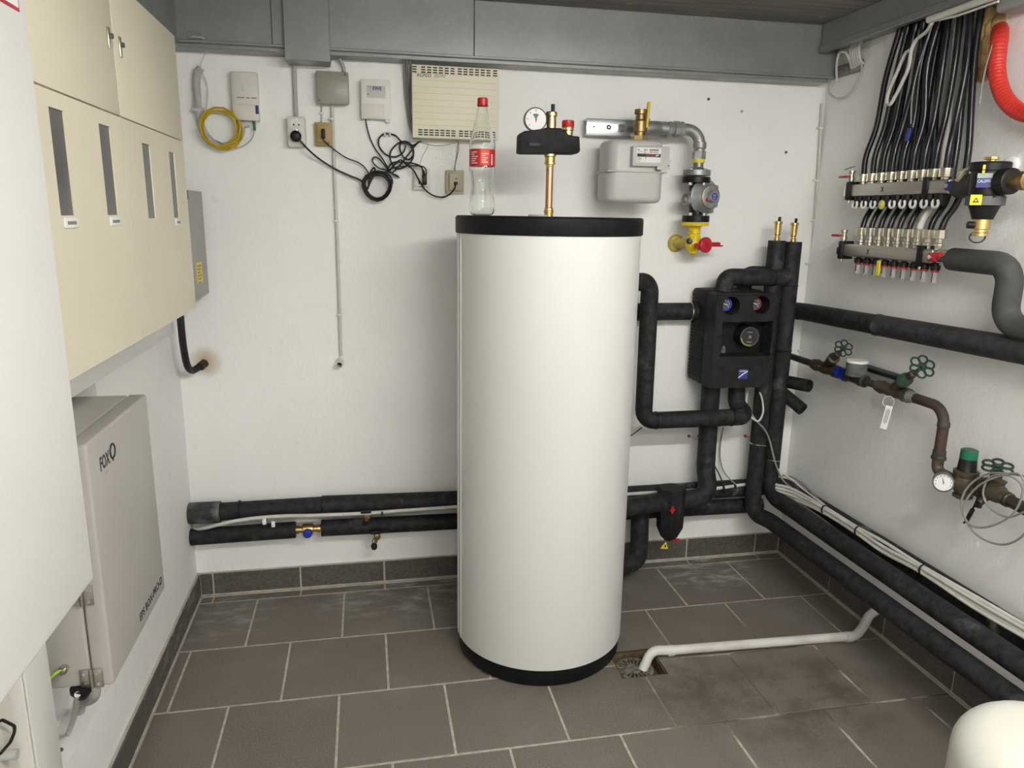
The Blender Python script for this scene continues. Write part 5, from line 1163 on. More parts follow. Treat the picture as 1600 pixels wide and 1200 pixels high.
MD = 0.078
def MY(px, py): return R(px, py, MD).y
uy0, uy1 = MY(1330, 297), MY(1492, 290); uz = 1.606
ly0, ly1 = MY(1318, 390), MY(1466, 395); lz = 1.393
upx = [1348.3, 1362.3, 1376.7, 1391.6, 1407, 1422.7, 1439, 1458, 1477.3]
lpx = [1346, 1359, 1373, 1388, 1403.5, 1419, 1435, 1451.5, 1468.7]
uys = [uy_ for uy_ in [MY(x_, 283 - 12 * i / 8) for i, x_ in enumerate(upx)]]
lys = [MY(x_, 368) for x_ in lpx]
def even(a): n = len(a); return [a[0] + (a[-1] - a[0]) * k / (n - 1) for k in range(n)]
uys, lys = even(uys), even(lys)
mx = W - MD
def manifold(label, y0, y1, z, ys, upper):
    t = thing('heating_manifold', label, 'manifold')
    bar = MB().rbox((mx - 0.019, y1 + 0.004, z - 0.022), (mx + 0.019, y0 - 0.022, z + 0.022), 0.005, 3).build('bar', M_STEEL, t)
    ym = R(1386 if upper else 1375, 300, MD).y
    for s in (-1, 1): MB().obox((mx - 0.0195, ym, z), (0, 0.7, s), (-1, 0, 0), 0.010, 0.0004, 0.0012).build('pen_mark', M_PRINT, bar)
    for yy in (y0 - 0.012, (uys[7] if upper else lys[7]) + 0.004):
        k = MB().rbox((mx - 0.026, yy - 0.011, z - 0.034), (mx + 0.026, yy + 0.011, z + 0.032), 0.004).build('bracket_clamp', M_BLACKP, t)
        MB().rbox((mx + 0.02, yy - 0.008, z - 0.02), (W - 0.0, yy + 0.008, z + 0.02), 0.003).build('bracket_foot', M_ZINC, k)
        MB().cyl((mx - 0.012, yy + 0.002, z - 0.042), (mx - 0.012, yy + 0.002, z - 0.030), 0.006, n=12).build('bracket_screw', M_NICKEL, k)
    # end drain valve
    ye_ = y0 + 0.006
    MB().rbox((mx - 0.017, y0 - 0.024, z - 0.02), (mx + 0.017, y0 + 0.022, z + 0.02), 0.005).build('end_piece', M_NICKEL, t)
    dv = MB().lathe((mx, ye_, z + 0.018), (0, 0, 1), [(0, 0.010), (0.016, 0.010), (0.018, 0.013), (0.030, 0.013), (0.032, 0.009), (0.044, 0.009), (0.046, 0.013), (0.054, 0.013)], 18).build('drain_valve', M_NICKEL, t)
    MB().rbox((mx - 0.024, ye_ - 0.002, z + 0.047), (mx - 0.008, ye_ + 0.046, z + 0.055), 0.003).build('red_lever', M_REDH, dv, label='dark red lever')
    if upper: MB().torus((mx - 0.004, ye_ + 0.014, z + 0.082), (-0.4, 0.1, 1), 0.017, 0.0014, 20, 6, sx=1.3).build('cap_ring', M_STEEL, dv)
    # right end: shut-off
    hm = M_BLUED if upper else M_REDH; yr = y1 - 0.0
    MB().lathe((mx, y1 + 0.006, z), (0, -1, 0), [(0, 0.019), (0.012, 0.019), (0.014, 0.016), (0.055, 0.016)], 20).build('ball_valve', M_NICKEL, t)
    hl = MB().rbox((mx - 0.045, yr - 0.040, z - 0.014), (mx - 0.028, yr - 0.006, z + 0.014), 0.006).obox((mx - 0.037, yr - 0.042, z + 0.006), (0, -1, 0.25), (-1, 0, 0), 0.016, 0.007, 0.008, 0.003).build('butterfly_handle', hm, t, label='blue handle' if upper else 'red handle')
    MB().cyl((mx - 0.015, yr - 0.022, z), (mx - 0.05, yr - 0.022, z), 0.007, n=12).build('handle_stem', M_NICKEL, hl)
    for i, yy in enumerate(ys):
        if upper:
            f = MB().lathe((mx, yy, z + 0.02), (0, 0, 1), [(0, 0.011), (0.008, 0.011), (0.010, 0.0185), (0.036, 0.0185), (0.038, 0.014)], 8).build('compression_fitting', M_NICKEL, t)
            cp = MB().lathe((mx - 0.004, yy, z - 0.022), (0, 0, -1), [(0, 0.018), (0.032, 0.018), (0.036, 0.016)], 18).build('valve_cap', M_BLACKP, t)
            if i == 3: MB().ball((mx - 0.024, yy, z - 0.052), 0.015, 14, (0.6, 1, 1.1)).build('yellow_tag', mat('pale_yellow', (0.52, 0.48, 0.12), 0.5), cp)
            else: MB().torus((mx - 0.022, yy, z - 0.050), (1, 0, 0), 0.0125, 0.0042, 18, 7, a0=-PI / 2 + 0.75, a1=-PI / 2 + 2 * PI - 0.55).build('white_clip', M_PAPER, cp)
        else:
            f = MB().lathe((mx, yy, z + 0.02), (0, 0, 1), [(0, 0.0095), (0.010, 0.0095), (0.012, 0.0125), (0.020, 0.0125), (0.022, 0.0095), (0.034, 0.0095), (0.036, 0.0185), (0.062, 0.0185), (0.064, 0.014)], 8).build('compression_fitting', M_NICKEL, t)
            fm = MB().lathe((mx, yy, z - 0.02), (0, 0, -1), [(0, 0.009), (0.006, 0.009), (0.007, 0.0145), (0.022, 0.0145), (0.024, 0.010)], 16).build('flow_meter', M_BLACKP, t)
            MB().lathe((mx, yy, z - 0.043), (0, 0, -1), [(0, 0.012), (0.006, 0.012)], 16).build('red_ring', M_REDH, fm)
            MB().lathe((mx, yy, z - 0.048), (0, 0, -1), [(0, 0.0075), (0.034, 0.0075), (0.036, 0.005)], 12).build('sight_glass', M_CLEAR, fm)
            MB().cyl((mx - 0.0075, yy, z - 0.05), (mx - 0.0078, yy, z - 0.072 - 0.004 * (i % 3)), 0.0018, n=6).build('indicator', M_PRINT, fm)
            if i == 3: MB().rbox((mx - 0.024, yy - 0.006, z - 0.078), (mx - 0.018, yy + 0.012, z - 0.026), 0.003).build('yellow_tag', M_YELL, fm)
    return t
manifold('upper steel heating manifold with blue handle and white open clips', uy0, uy1, uz, uys, True)
manifold('lower steel heating manifold with red handle and clear flow meters', ly0, ly1, lz, lys, False)
# hoses
ORD = ('first', 'second', 'third', 'fourth', 'fifth', 'sixth', 'seventh', 'eighth', 'ninth')
topy = [R(1408 + 100 * k / 8, 40, 0.06).y for k in range(9)]
topy = even(topy)
rg_ = random.Random(11)
for i in range(9):
    y = uys[i]; yt = topy[i] + rg_.uniform(-0.006, 0.006); dt = 0.062 + rg_.uniform(-0.012, 0.012)
    yk = y + (yt - y) * 0.12
    MB().tube([(mx, y, uz + 0.050), (mx, y - 0.002, uz + 0.12), (W - 0.062, y + (yt - y) * 0.22, uz + 0.22), (W - dt, y + (yt - y) * 0.62 + rg_.uniform(-0.012, 0.012), uz + 0.38), (W - 0.058, yt, 2.15)], 0.0098, 10, spl=6).build('heating_hose', M_HOSE, label='black heating hose on the upper manifold, %s from its dark red drain lever' % ORD[i], cat='hose', group='hoses from the upper manifold')
for i in range(9):
    y = lys[i]; yt = topy[i] - 0.014 + rg_.uniform(-0.014, 0.014); ym = uys[i] - 0.024
    dt = 0.03 + rg_.uniform(-0.006, 0.01)
    w = i == 6
    lw_pts = [(mx, y, lz + 0.075), (mx + 0.010, y + (ym - y) * 0.25, lz + 0.115), (W - 0.036, y + (ym - y) * 0.9, uz - 0.03), (W - 0.032, ym - 0.004, uz + 0.10), (W - dt, ym + (yt - ym) * 0.4, uz + 0.26), (W - dt - 0.004, ym + (yt - ym) * 0.75, uz + 0.40), (W - 0.034, yt, 2.15)]
    MB().tube(lw_pts, 0.0098, 10, spl=6).build('heating_hose', M_WHITEP if w else M_HOSE, label='white heating hose among the black ones of the lower manifold' if w else 'black heating hose on the lower manifold, %s from its dark red drain lever' % ORD[i], cat='hose', group=None if w else 'hoses from the lower manifold')
cab([R(1457, 35, 0.13), R(1447, 50, 0.12), R(1432, 62, 0.115), R(1424, 80, 0.11), R(1420, 105, 0.105), R(1409, 130, 0.10), R(1399, 150, 0.10), R(1391, 163, 0.10), R(1386, 158, 0.10), R(1390, 140, 0.10), R(1403, 110, 0.10), R(1414, 85, 0.105), R(1422, 78, 0.11)], 0.0058, M_CABW, 'white cable folded in a hanging loop in front of the hoses')
ct_ = thing('sensor_cable', 'thin grey cable with blue end hanging in front of the hoses', 'cable')
MB().tube([R(1458, 33, 0.13), R(1450, 60, 0.12), R(1441, 85, 0.11), R(1431, 120, 0.10), R(1425, 155, 0.10), R(1423, 195, 0.10)], 0.0026, 8, spl=6).build('cord', M_CABG, ct_)
a, b2 = R(1423, 200, 0.10), R(1417, 220, 0.10); MB().cyl(a, b2, 0.0085, n=12).build('blue_connector', M_BLUED, ct_, label='blue connector')
a3 = R(1423, 194, 0.10); MB().cyl(a3, a, 0.006, n=10).build('black_sleeve', M_BLACKP, ct_)
pz = thing('white_conduit', 'pale rigid conduit slanting under the duct beside the hoses', 'conduit')
MB().cyl(R(1451, 31, 0.135), R(1560, -8, 0.135), 0.0105, n=16).build('tube', M_CABW, pz)
MB().tube([R(1458, 33, 0.13), R(1495, 25, 0.128), R(1560, 2, 0.125)], 0.0035, 8).build('cable', M_CABW, label='thin pale cable lying along the slanting conduit', cat='cable')
# foam patch and red tube
fc = [R(1552, 24, 0.0), R(1530, 122, 0.0)]
pf = MB()
rf = random.Random(5)
for k, (x_, y_, s_) in enumerate(((1548, 30, 0.03), (1540, 50, 0.032), (1553, 45, 0.03), (1534, 72, 0.032), (1548, 70, 0.032), (1530, 95, 0.030), (1544, 95, 0.030), (1527, 114, 0.022), (1540, 112, 0.024), (1556, 28, 0.022), (1562, 38, 0.028), (1560, 60, 0.026), (1556, 85, 0.024), (1552, 108, 0.02))):
    c = R(x_, y_, 0.0); pf.ball((W - 0.002, c.y, c.z), s_, 14, (0.8, 0.85, 1.3))
pf.build('foam_patch', M_PU, label='brown expanding foam filling the wall opening beside the red tube', cat='foam patch')
rt = thing('red_tube', 'red corrugated tube curving out of the wall', 'tube')
MB().tube([R(1563, 46, 0.004), R(1562, 60, 0.045), R(1559, 85, 0.055), R(1558, 110, 0.055), R(1563, 138, 0.055), R(1575, 160, 0.055), R(1597, 176, 0.055), R(1640, 182, 0.055), R(1690, 170, 0.05), R(1720, 160, 0.02), R(1730, 157, -0.01)], lambda f: 0.0225 + 0.0006 * math.sin(f * 300), 16, spl=20).build('tube_body', M_REDTUBE, rt)
cab([R(1566, 40, 0.01), R(1556, 55, 0.06), R(1546, 85, 0.08), R(1537, 120, 0.085), R(1530, 165, 0.085)], 0.0022, M_CABG, 'thin grey cable end hanging over the brown foam', name='cable')

# magnetic filter
fy, fxw = R(1543, 290, 0.13).y, W - 0.13
def FZ(py): return R(1543, py, 0.13).z
mf = thing('magnetic_filter', 'black magnetic dirt filter with brass drain and lettered blue label', 'filter')
prof = [(FZ(343), 0.026), (FZ(327), 0.036), (FZ(322), 0.040), (FZ(321), 0.047), (FZ(306), 0.048), (FZ(305), 0.044), (FZ(268), 0.046), (FZ(267), 0.051), (FZ(256), 0.052), (FZ(254), 0.049)]
z0 = prof[0][0]
MB().lathe((fxw, fy, 0), (0, 0, 1), prof, 32).build('housing', M_BLACKP, mf)
MB().lathe((fxw, fy, FZ(321)), (0, 0, 1), [(0, 0.050), (FZ(307) - FZ(321), 0.050)], 10).build('magnet_ring', M_DARKGREY, mf)
MB().lathe((fxw, fy, FZ(255)), (0, 0, 1), [(0, 0.012), (0.008, 0.012), (0.009, 0.019), (0.016, 0.019)], 8).build('top_plug', M_BRASS, mf)
MB().lathe((fxw, fy, FZ(343)), (0, 0, -1), [(0, 0.022), (0.026, 0.022), (0.028, 0.017), (0.036, 0.017), (0.038, 0.021), (0.046, 0.021)], 24).build('drain', M_BRASS, mf)
fdir = (V((CAM.x, CAM.y, 0)) - V((fxw, fy, 0))).normalized(); fsd = V((-fdir.y, fdir.x, 0))
if fsd.dot(RIGHT) < 0: fsd = -fsd
MB().cyl(V((fxw, fy, FZ(352))), V((fxw, fy, FZ(352))) - fsd * 0.034 + fdir * 0.012, 0.010, n=14).build('side_tap', M_BLACKP, mf)
qd = V((fxw, fy, FZ(371))) - fsd * 0.006
MB().torus(qd, fdir + V((0, 0, 0.25)), 0.016, 0.0022, 20, 6, sx=1.2).build('cap_strap', M_BLACKC, mf)
o = V((fxw, fy, FZ(313))) + fdir * 0.0485 - fsd * 0.022
ys_ = MB().obox(o, fsd, BZ, 0.014, 0.014, 0.0012).build('yellow_sticker', M_YELL, mf, label='yellow warning sticker')
MB().prism([(-0.008, -0.007), (0.008, -0.007), (0, 0.007), (0, 0.003), (0.004, -0.004), (-0.004, -0.004), (0, 0.003), (0, 0.007)], o + fdir * 0.0014, fsd, BZ, 0.0005).build('sticker_print', M_PRINT, ys_)
o = V((fxw, fy, FZ(283))) + fdir * 0.0462 - fsd * 0.009
bl = MB().obox(o, fsd, BZ, 0.018, 0.019, 0.0012).build('blue_label', M_BLUED, mf, label='blue label')
MB().obox(o + V((0, 0, 0.0125)) + fdir * 0.001, fsd, BZ, 0.018, 0.0065, 0.0005).build('label_grey_band', M_GREY, bl)
text('CALEFFI', 0.0115, o - fsd * 0.0160 + fdir * 0.0014 - V((0, 0, 0.006)), fsd, BZ, M_PAPER, bl, width=0.029)
for zz_, hh_ in ((FZ(263), 0.006), (FZ(270), 0.004)): MB().obox(V((fxw, fy, zz_)) + fdir * 0.0515 - fsd * 0.014, fsd, BZ, 0.0032, hh_, 0.0012).build('yellow_mark', M_YELL, mf)
zc3 = FZ(285)
MB().lathe((fxw, fy, zc3), (0, -1, 0), [(0.03, 0.026), (0.048, 0.026), (0.049, 0.035), (0.080, 0.035), (0.083, 0.030)], 16).build('union_collar', M_BLACKP, mf)
ib = thing('insulated_pipe', 'short dark grey insulated pipe between upper manifold and magnetic filter', 'pipe')
MB().tube([(fxw, fy + 0.03, zc3), (mx - 0.005, uy1 - 0.03, uz - 0.004)], 0.033, 18).build('insulation_sleeve', M_FOAMG, ib)
bp = thing('brass_connector', 'brass connector leaving the magnetic filter towards the room', 'pipe')
MB().lathe((fxw, fy - 0.08, zc3), (0, -1, 0), [(0, 0.018), (0.03, 0.018), (0.032, 0.025), (0.052, 0.025), (0.054, 0.018)], 20).build('body', M_BRONZE, bp)
MB().tube([(fxw, fy - 0.13, zc3), (fxw, fy - 0.34, zc3), (W + 0.0, fy - 0.34, zc3)], 0.0165, 18, fil=0.05).build('bend', M_BRONZE, bp)
a, b2 = R(1508, 266, 0.15), R(1495, 283, 0.15)
lv2 = thing('filter_key', 'beige plastic key leaning between hoses and magnetic filter', 'key')
MB().obox((a + b2) / 2, b2 - a, (1, 0, 0), (b2 - a).length / 2, 0.006, 0.004, 0.002).build('shaft', M_BEIGE, lv2); MB().obox(a, (0, -1, 0.35), (1, 0, 0), 0.022, 0.006, 0.004, 0.002).build('grip', M_BEIGE, lv2)
ins = MB(); c = R(1578, 255, 0.0)
ins.ball((W - 0.004, R(1580, 258, 0.0).y, R(1580, 258, 0.0).z), 0.036, 16, (0.3, 0.9, 0.7)); ins.build('plaster_patch', M_WALL, label='rough plaster lump on the wall behind the magnetic filter', cat='patch')

# dark grey insulated pipe under it
gy0 = R(1490, 400, 0.08); zg = R(1520, 401, 0.09).z
gi = thing('insulated_pipe', 'thick dark grey insulated pipe stepping down from the lower manifold', 'pipe')
gyb = R(1574, 450, 0.09).y; zg2 = R(1590, 512, 0.09).z
MB().tube([(mx, R(1490, 398, MD).y, lz - 0.004), (W - 0.085, gyb, lz - 0.006), (W - 0.085, gyb, zg2), (W - 0.085, -1.8, zg2 + 0.004)], 0.0345, 20, fil=0.058).build('insulation_sleeve', M_FOAMG, gi)
MB().tube([(mx, ly1 - 0.05, lz - 0.002), (mx, R(1492, 398, MD).y, lz - 0.004)], 0.015, 14).build('bare_pipe', M_NICKEL, gi)

# ------------------------------------------------------------------ mains water line
WD = 0.085; wxx = W - WD
def WP(px, py, d=WD): return R(px, py, d)
def along(pts, r, m, name, parent, fil=0.03, n=16): return MB().tube(pts, r, n, fil=fil).build(name, m, parent)
def handwheel(c, ax, rad, parent, m=M_GREEN):
    a, b_, ax = basis(ax); mb_ = MB()
    for k in range(6):
        q = 2 * PI * k / 6 + 0.3; d = a * math.cos(q) + b_ * math.sin(q)
        mb_.torus(V(c) + d * rad * 0.62, ax, rad * 0.34, rad * 0.085, 16, 6)
    mb_.lathe(V(c) - ax * 0.006, ax, [(0, rad * 0.2), (0.012, rad * 0.2)], 14)
    return mb_.build('handwheel', m, parent)
zw_ = (WP(1250, 563).z + WP(1420, 617).z) / 2
wm = thing('water_pipe', 'old dark mains water pipe along the right wall with brown bend', 'pipe')
P0, P1, P2 = WP(1236, 560), WP(1446, 622), WP(1467, 712)
yb_ = P2.y
along([(wxx, -0.02, zw_), (wxx, WP(1420, 617).y, zw_)], 0.0135, M_DPIPE, 'straight_pipe', wm)
along([(wxx, WP(1422, 617).y, zw_), (wxx, yb_, zw_), (wxx, yb_, P2.z)], 0.0165, M_RUST, 'rusty_bend', wm, fil=0.055)
yq = lambda px, py=600: WP(px, py).y
MB().lathe((wxx, yq(1416, 615), zw_), (0, -1, 0), [(0, 0.019), (0.018, 0.020), (0.022, 0.018), (0.045, 0.018)], 16).build('grey_coupling', M_GALV, wm)
zpx = lambda py: WP(1467, py).z
MB().lathe((wxx, yb_, zpx(703)), (0, 0, -1), [(0, 0.019), (0.018, 0.0195), (0.020, 0.022), (0.030, 0.022)], 8).build('coupling', M_DPIPE, wm)
MB().lathe((wxx, yb_, zpx(656)), (0, 0, -1), [(0, 0.0165), (0.004, 0.0185), (0.016, 0.0185), (0.020, 0.0165)], 16).build('socket', M_DPIPE, wm)
# stop valve 1
def yvalve(label, ya, yb2, wheel, m, stemm, wr):
    t = thing('stop_valve', label, 'valve'); Lh = abs(yb2 - ya)
    MB().lathe((wxx, ya, zw_), (0, -1, 0), [(0, 0.021), (Lh * 0.16, 0.025), (Lh * 0.24, 0.020), (Lh * 0.5, 0.025), (Lh * 0.76, 0.020), (Lh * 0.84, 0.025), (Lh, 0.024)], 10).build('body', m, t)
    c = V((wxx, (ya + yb2) / 2 + 0.008, zw_)); w = V(wheel); d = (w - c).normalized()
    ln = (w - c).length
    bo = MB().lathe(c, d, [(0, 0.017), (ln * 0.35, 0.018), (ln * 0.38, 0.022), (ln * 0.52, 0.022), (ln * 0.54, 0.014), (ln * 0.74, 0.013), (ln * 0.76, 0.006), (ln * 1.02, 0.005)], 14).build('bonnet', m, t)
    if stemm is not m: MB().lathe(c + d * ln * 0.40, d, [(0, 0.0222), (ln * 0.12, 0.0222), (ln * 0.2, 0.0145)], 14).build('packing_nut', stemm, bo)
    handwheel(w, d, wr, t); return t
yvalve('bronze stop valve with green handwheel beside the blue water meter body', yq(1268), yq(1308), R(1318, 544, WD + 0.045), M_OLDBRASS, M_OLDBRASS, 0.034)
yvalve('verdigris stop valve with green handwheel and hanging tag', yq(1372), yq(1424), R(1441, 573, WD + 0.05), M_OLDBRASS, M_VERDI, 0.040)
me = thing('water_meter', 'water meter with blue body and round white-lidded register', 'water meter')
MB().lathe((wxx, yq(1306), zw_), (0, -1, 0), [(0, 0.020), (0.008, 0.024), (0.020, 0.024), (0.026, 0.021), (0.045, 0.022), (0.050, 0.026), (0.058, 0.026)], 12).build('blue_body', M_BLUE, me, label='blue body')
MB().lathe((wxx, yq(1306) - 0.058, zw_), (0, -1, 0), [(0, 0.020), (0.08, 0.020), (0.082, 0.024), (0.105, 0.024), (0.108, 0.019)], 12).build('black_body', M_DPIPE, me)
rc_ = WP(1337, 585, WD + 0.012); rt_ = WP(1338, 566, WD + 0.012)
MB().lathe((rc_.x, rc_.y, rc_.z - 0.004), (0, 0, 1), [(0, 0.036), (rt_.z - rc_.z + 0.004, 0.037)], 28).build('register', mat('smoky_clear', (0.07, 0.07, 0.068), 0.3, c2=(0.15, 0.15, 0.145), ns=30), me)
MB().lathe((rc_.x, rc_.y, rt_.z), (0, 0, 1), [(0, 0.037), (0.001, 0.0385), (0.007, 0.0385), (0.009, 0.036)], 28).build('white_lid', M_PAPER, me)
# black felt strip behind
a, b2 = WP(1352, 578, 0.01), WP(1408, 597, 0.01)
MB().rbox((W - 0.05, b2.y - 0.03, zw_ + 0.026), (W - 0.001, a.y, zw_ + 0.040), 0.003).build('wall_bracket', M_BLACKP, label='black flat bar on the wall behind the water meter', cat='bracket')
tg = thing('paper_tag', 'white paper tag on a string hanging from the stop valve', 'tag')
td = (CAM - WP(1388, 640)); td.z = 0; td.normalize(); ts = V((-td.y, td.x, 0))
MB().torus(WP(1388, 628, WD + 0.028), td, 0.020, 0.0016, 24, 6, sx=0.85).build('string', M_CABW, tg)
a, b2 = WP(1390, 634, WD + 0.03), WP(1380, 670, WD + 0.03)
tc = (a + b2) / 2
sh = MB().obox(tc, (b2 - a), ts, (b2 - a).length / 2, 0.0105, 0.0006).build('tag_sheet', M_PAPER, tg)
pr = MB()
for k in (-1, 0, 1): pr.obox(tc + td * 0.0009 + ts * (k * 0.0045) + V((0, 0, 0.004)), (b2 - a), ts, 0.028 - 0.004 * abs(k), 0.0012, 0.0003)
pr.build('tag_print', M_PGREY, sh, kind='stuff')
# pressure reducer
zr_ = WP(1510, 757).z; 
pr_ = thing('pressure_reducer', 'old bronze pressure reducer with green-capped black bell and round gauge', 'pressure reducer')
ra, rb = yb_, yq(1538, 770)
along([(wxx, yb_, zpx(714)), (wxx, yb_, zr_), (wxx, rb - 0.01, zr_ - 0.006)], 0.017, M_OLDBRASS, 'elbow', pr_, fil=0.03)
yr = WP(1510, 745).y
MB().lathe((wxx - 0.003, yr, zr_ - 0.046), (0, 0, 1), [(0, 0.018), (0.006, 0.028), (0.012, 0.028), (0.016, 0.022), (0.030, 0.030), (0.052, 0.033), (0.070, 0.030), (0.078, 0.035), (0.088, 0.035), (0.090, 0.030)], 20).build('body', M_OLDBRASS, pr_)
zb1, zb2, zb3 = WP(1509, 733).z, WP(1509, 714).z, WP(1509, 700).z
MB().lathe((wxx - 0.003, yr, zr_ + 0.040), (0, 0, 1), [(0, 0.030), (0.006, 0.026), (zb2 - zr_ - 0.04, 0.0235)], 24).build('black_bell', M_BLACKP, pr_)
MB().lathe((wxx - 0.003, yr, zb2), (0, 0, 1), [(0, 0.0240), (zb3 - zb2, 0.0235)], 24).build('green_cap', M_GREENC, pr_, label='green cap')
MB().lathe((wxx - 0.003, yr, zb3), (0, 0, 1), [(0, 0.0195), (0.002, 0.019)], 20).build('cap_top', M_VERDI, pr_)
gc = R(1474, 754, WD + 0.055); gd = V((-0.62, -0.75, 0.05)).normalized()
gg = MB().lathe(gc - gd * 0.03, gd, [(0, 0.024), (0.004, 0.029), (0.028, 0.030), (0.032, 0.030), (0.033, 0.026), (0.030, 0.0255)], 32, True, False).build('gauge_case', M_DARKGREY, pr_)
MB().cyl(gc - gd * 0.03, V((wxx - 0.003, yr, zr_)), 0.012).build('gauge_neck', M_OLDBRASS, gg)
MB().lathe(gc - gd * 0.001, gd, [(0, 0.0258), (0.0008, 0.0258)], 32).build('gauge_face', M_GYFACE, gg)
gu = V((0, 0, 1)).cross(gd).normalized(); gu = gu if gu.dot(RIGHT) > 0 else -gu
MB().prism([(0.001, -0.008), (0.002, 0.0), (-0.006, 0.021), (-0.001, -0.001)], gc, gu, BZ, 0.0006 if gu.cross(BZ).dot(gd) > 0 else -0.0006).build('gauge_needle', M_PRINT, gg)
tk = MB()
for k in range(11):
    a = -2.4 + 4.8 * k / 10; tk.obox(gc + gu * 0.021 * math.sin(a) + BZ * 0.021 * math.cos(a), gu, BZ, 0.0009, 0.0020, 0.0004)
tk.build('gauge_ticks', M_PRINT, gg, kind='stuff')
# stop valve 3
sv3 = thing('stop_valve', 'upright bronze stop valve with green handwheel behind the grey cable loops', 'valve')
y3 = WP(1552, 770).y; z3 = WP(1552, 768).z
MB().lathe((wxx, y3 + 0.055, z3 + 0.008), (0, -1, -0.12), [(0, 0.020), (0.018, 0.020), (0.024, 0.026), (0.055, 0.030), (0.080, 0.026), (0.088, 0.022), (0.105, 0.022)], 14).build('body', M_OLDBRASS, sv3)
wz = WP(1552, 727).z
MB().lathe((wxx, y3, z3), (0, 0, 1), [(0, 0.022), (0.028, 0.026), (0.034, 0.030), (0.038, 0.016), (0.060, 0.015), (0.062, 0.008), (wz - z3, 0.007)], 14).build('bonnet', M_OLDBRASS, sv3)
handwheel((wxx, y3, wz), (-0.22, -0.24, 1), 0.042, sv3)
MB().cyl((wxx, y3 + 0.0, z3), (wxx - 0.03, y3 + 0.01, z3 - 0.036), 0.010).build('drain_nipple', M_OLDBRASS, sv3)
MB().rbox((wxx - 0.040, y3 + 0.002, z3 - 0.052), (wxx - 0.026, y3 + 0.020, z3 - 0.034), 0.004).build('drain_tap', M_BLACKP, sv3)
wo = thing('water_pipe', 'dark mains water pipe leaving the upright stop valve towards the room', 'pipe')
MB().cyl((wxx, y3 - 0.045, z3 - 0.004), (wxx, -1.9, z3 - 0.06), 0.0175, n=18).build('pipe', M_DPIPE, wo)
MB().torus((wxx, y3 - 0.055, z3 - 0.005), (0, 1, 0.1), 0.018, 0.004, 20, 6).build('joint_ring', M_OLDBRASS, wo)
gl = [(1600, 800, 0.12), (1575, 808, 0.12), (1548, 795, 0.12), (1536, 770, 0.12), (1548, 745, 0.12), (1580, 745, 0.12), (1598, 765, 0.12), (1585, 800, 0.125), (1555, 820, 0.13), (1525, 824, 0.13), (1508, 810, 0.13), (1508, 785, 0.13), (1528, 760, 0.125), (1556, 746, 0.12), (1590, 740, 0.12), (1602, 760, 0.12), (1610, 800, 0.125), (1600, 835, 0.13), (1568, 851, 0.13), (1532, 840, 0.13), (1510, 815, 0.13), (1502, 785, 0.13), (1515, 758, 0.125), (1545, 740, 0.12), (1590, 742, 0.115), (1625, 752, 0.11)]
cab([R(*q) for q in gl], 0.0029, M_CABG, 'grey cable coiled in wide loose loops round the upright stop valve')
bw = thing('sensor_lead', 'short black lead with bare white tip hanging by the pressure reducer', 'cable')
MB().tube([R(1530, 768, 0.11), R(1525, 785, 0.11), R(1516, 802, 0.11)], 0.003, 8, spl=4).build('lead', M_BLACKC, bw); MB().cyl(R(1520, 796, 0.11), R(1510, 814, 0.11), 0.0062, n=10).build('sleeve', M_BLACKC, bw)
MB().cyl(R(1506, 816, 0.11), R(1504, 821, 0.11), 0.003, n=8).build('tip', M_PAPER, bw)
MB().tube([R(1510, 814, 0.11), R(1506, 817, 0.11)], 0.003, 8).build('wire_end', M_BLACKC, bw)

# open pipe ends below the water pipe
for (pa, pb, l_) in (((2.39, -0.10, B(1226, 594, 0.10).z), B(1264, 603, 0.24), 'black insulated pipe stub with a rusty open end below the water pipe'), ((2.40, -0.10, B(1215, 612, 0.10).z), B(1254, 640, 0.20), 'lower black insulated pipe stub with a dark open end')):
    t = thing('pipe_stub', l_, 'pipe'); pa = V(pa); d = (pb - pa).normalized(); r_ = 0.026; ln = (pb - pa).length
    MB().lathe(pa, d, [(0, r_), (ln, r_), (ln, r_ - 0.006), (ln - 0.03, r_ - 0.007)], 24, True, False).build('insulation_sleeve', M_FOAM, t)
    MB().lathe(pa + d * (ln - 0.035), d, [(0, r_ - 0.006), (0.004, r_ - 0.006)], 20).build('pipe_core', M_RUST if 'rusty' in l_ else M_BLACKP, t)

# white cables along the right wall above the low pipes
tz = lambda px, py, d: R(px, py, d)
for i, (o1, o2, l_) in enumerate(((0, 0, ''), (5, 6, ''), (10, 13, ''), (15, 19, ''))):
    d = 0.098 + 0.004 * (i % 2)
    pts = [(1212, 757, 0.16), (1240, 765, 0.12), (1288, 792, d), (1338, 823, d), (1380, 846 + (3 if i == 1 else 0), d), (1440, 884, d), (1520, 930, d), (1600, 976, d), (1750, 1062, d)]
    kk = [R(x_, y_ + (o1 + (o2 - o1) * min(1, max(0, (x_ - 1212) / 388))) * (0.62 if x_ in (1338, 1440, 1288) else 1.0), dd) for x_, y_, dd in pts]
    cab(kk, 0.0062, M_CABW, 'pale cable in the tied bundle along the right wall pipes', group='tied cable bundle on the right wall')
for (x_, y_) in ((1288, 796), (1340, 829), (1441, 890)):
    c = R(x_, y_, 0.10); MB().torus(c, (0, 1, 0), 0.0155, 0.0032, 20, 6, sx=0.75).build('cable_tie', M_BLACKP, label='black cable tie round the pale cable bundle', cat='cable tie', group='ties on the cable bundle')
cab([R(1222, 742, 0.02), R(1240, 746, 0.02), R(1256, 758, 0.02), R(1270, 772, 0.04), R(1290, 790, 0.06)], 0.003, M_CABG, 'thin grey cable from the corner joining the tied bundle')
cab([R(1214, 775, 0.15), R(1235, 778, 0.13), R(1262, 795, 0.10), R(1290, 815, 0.09), R(1320, 838, 0.085)], 0.004, M_CABG, 'grey cable below the tied bundle in the corner')
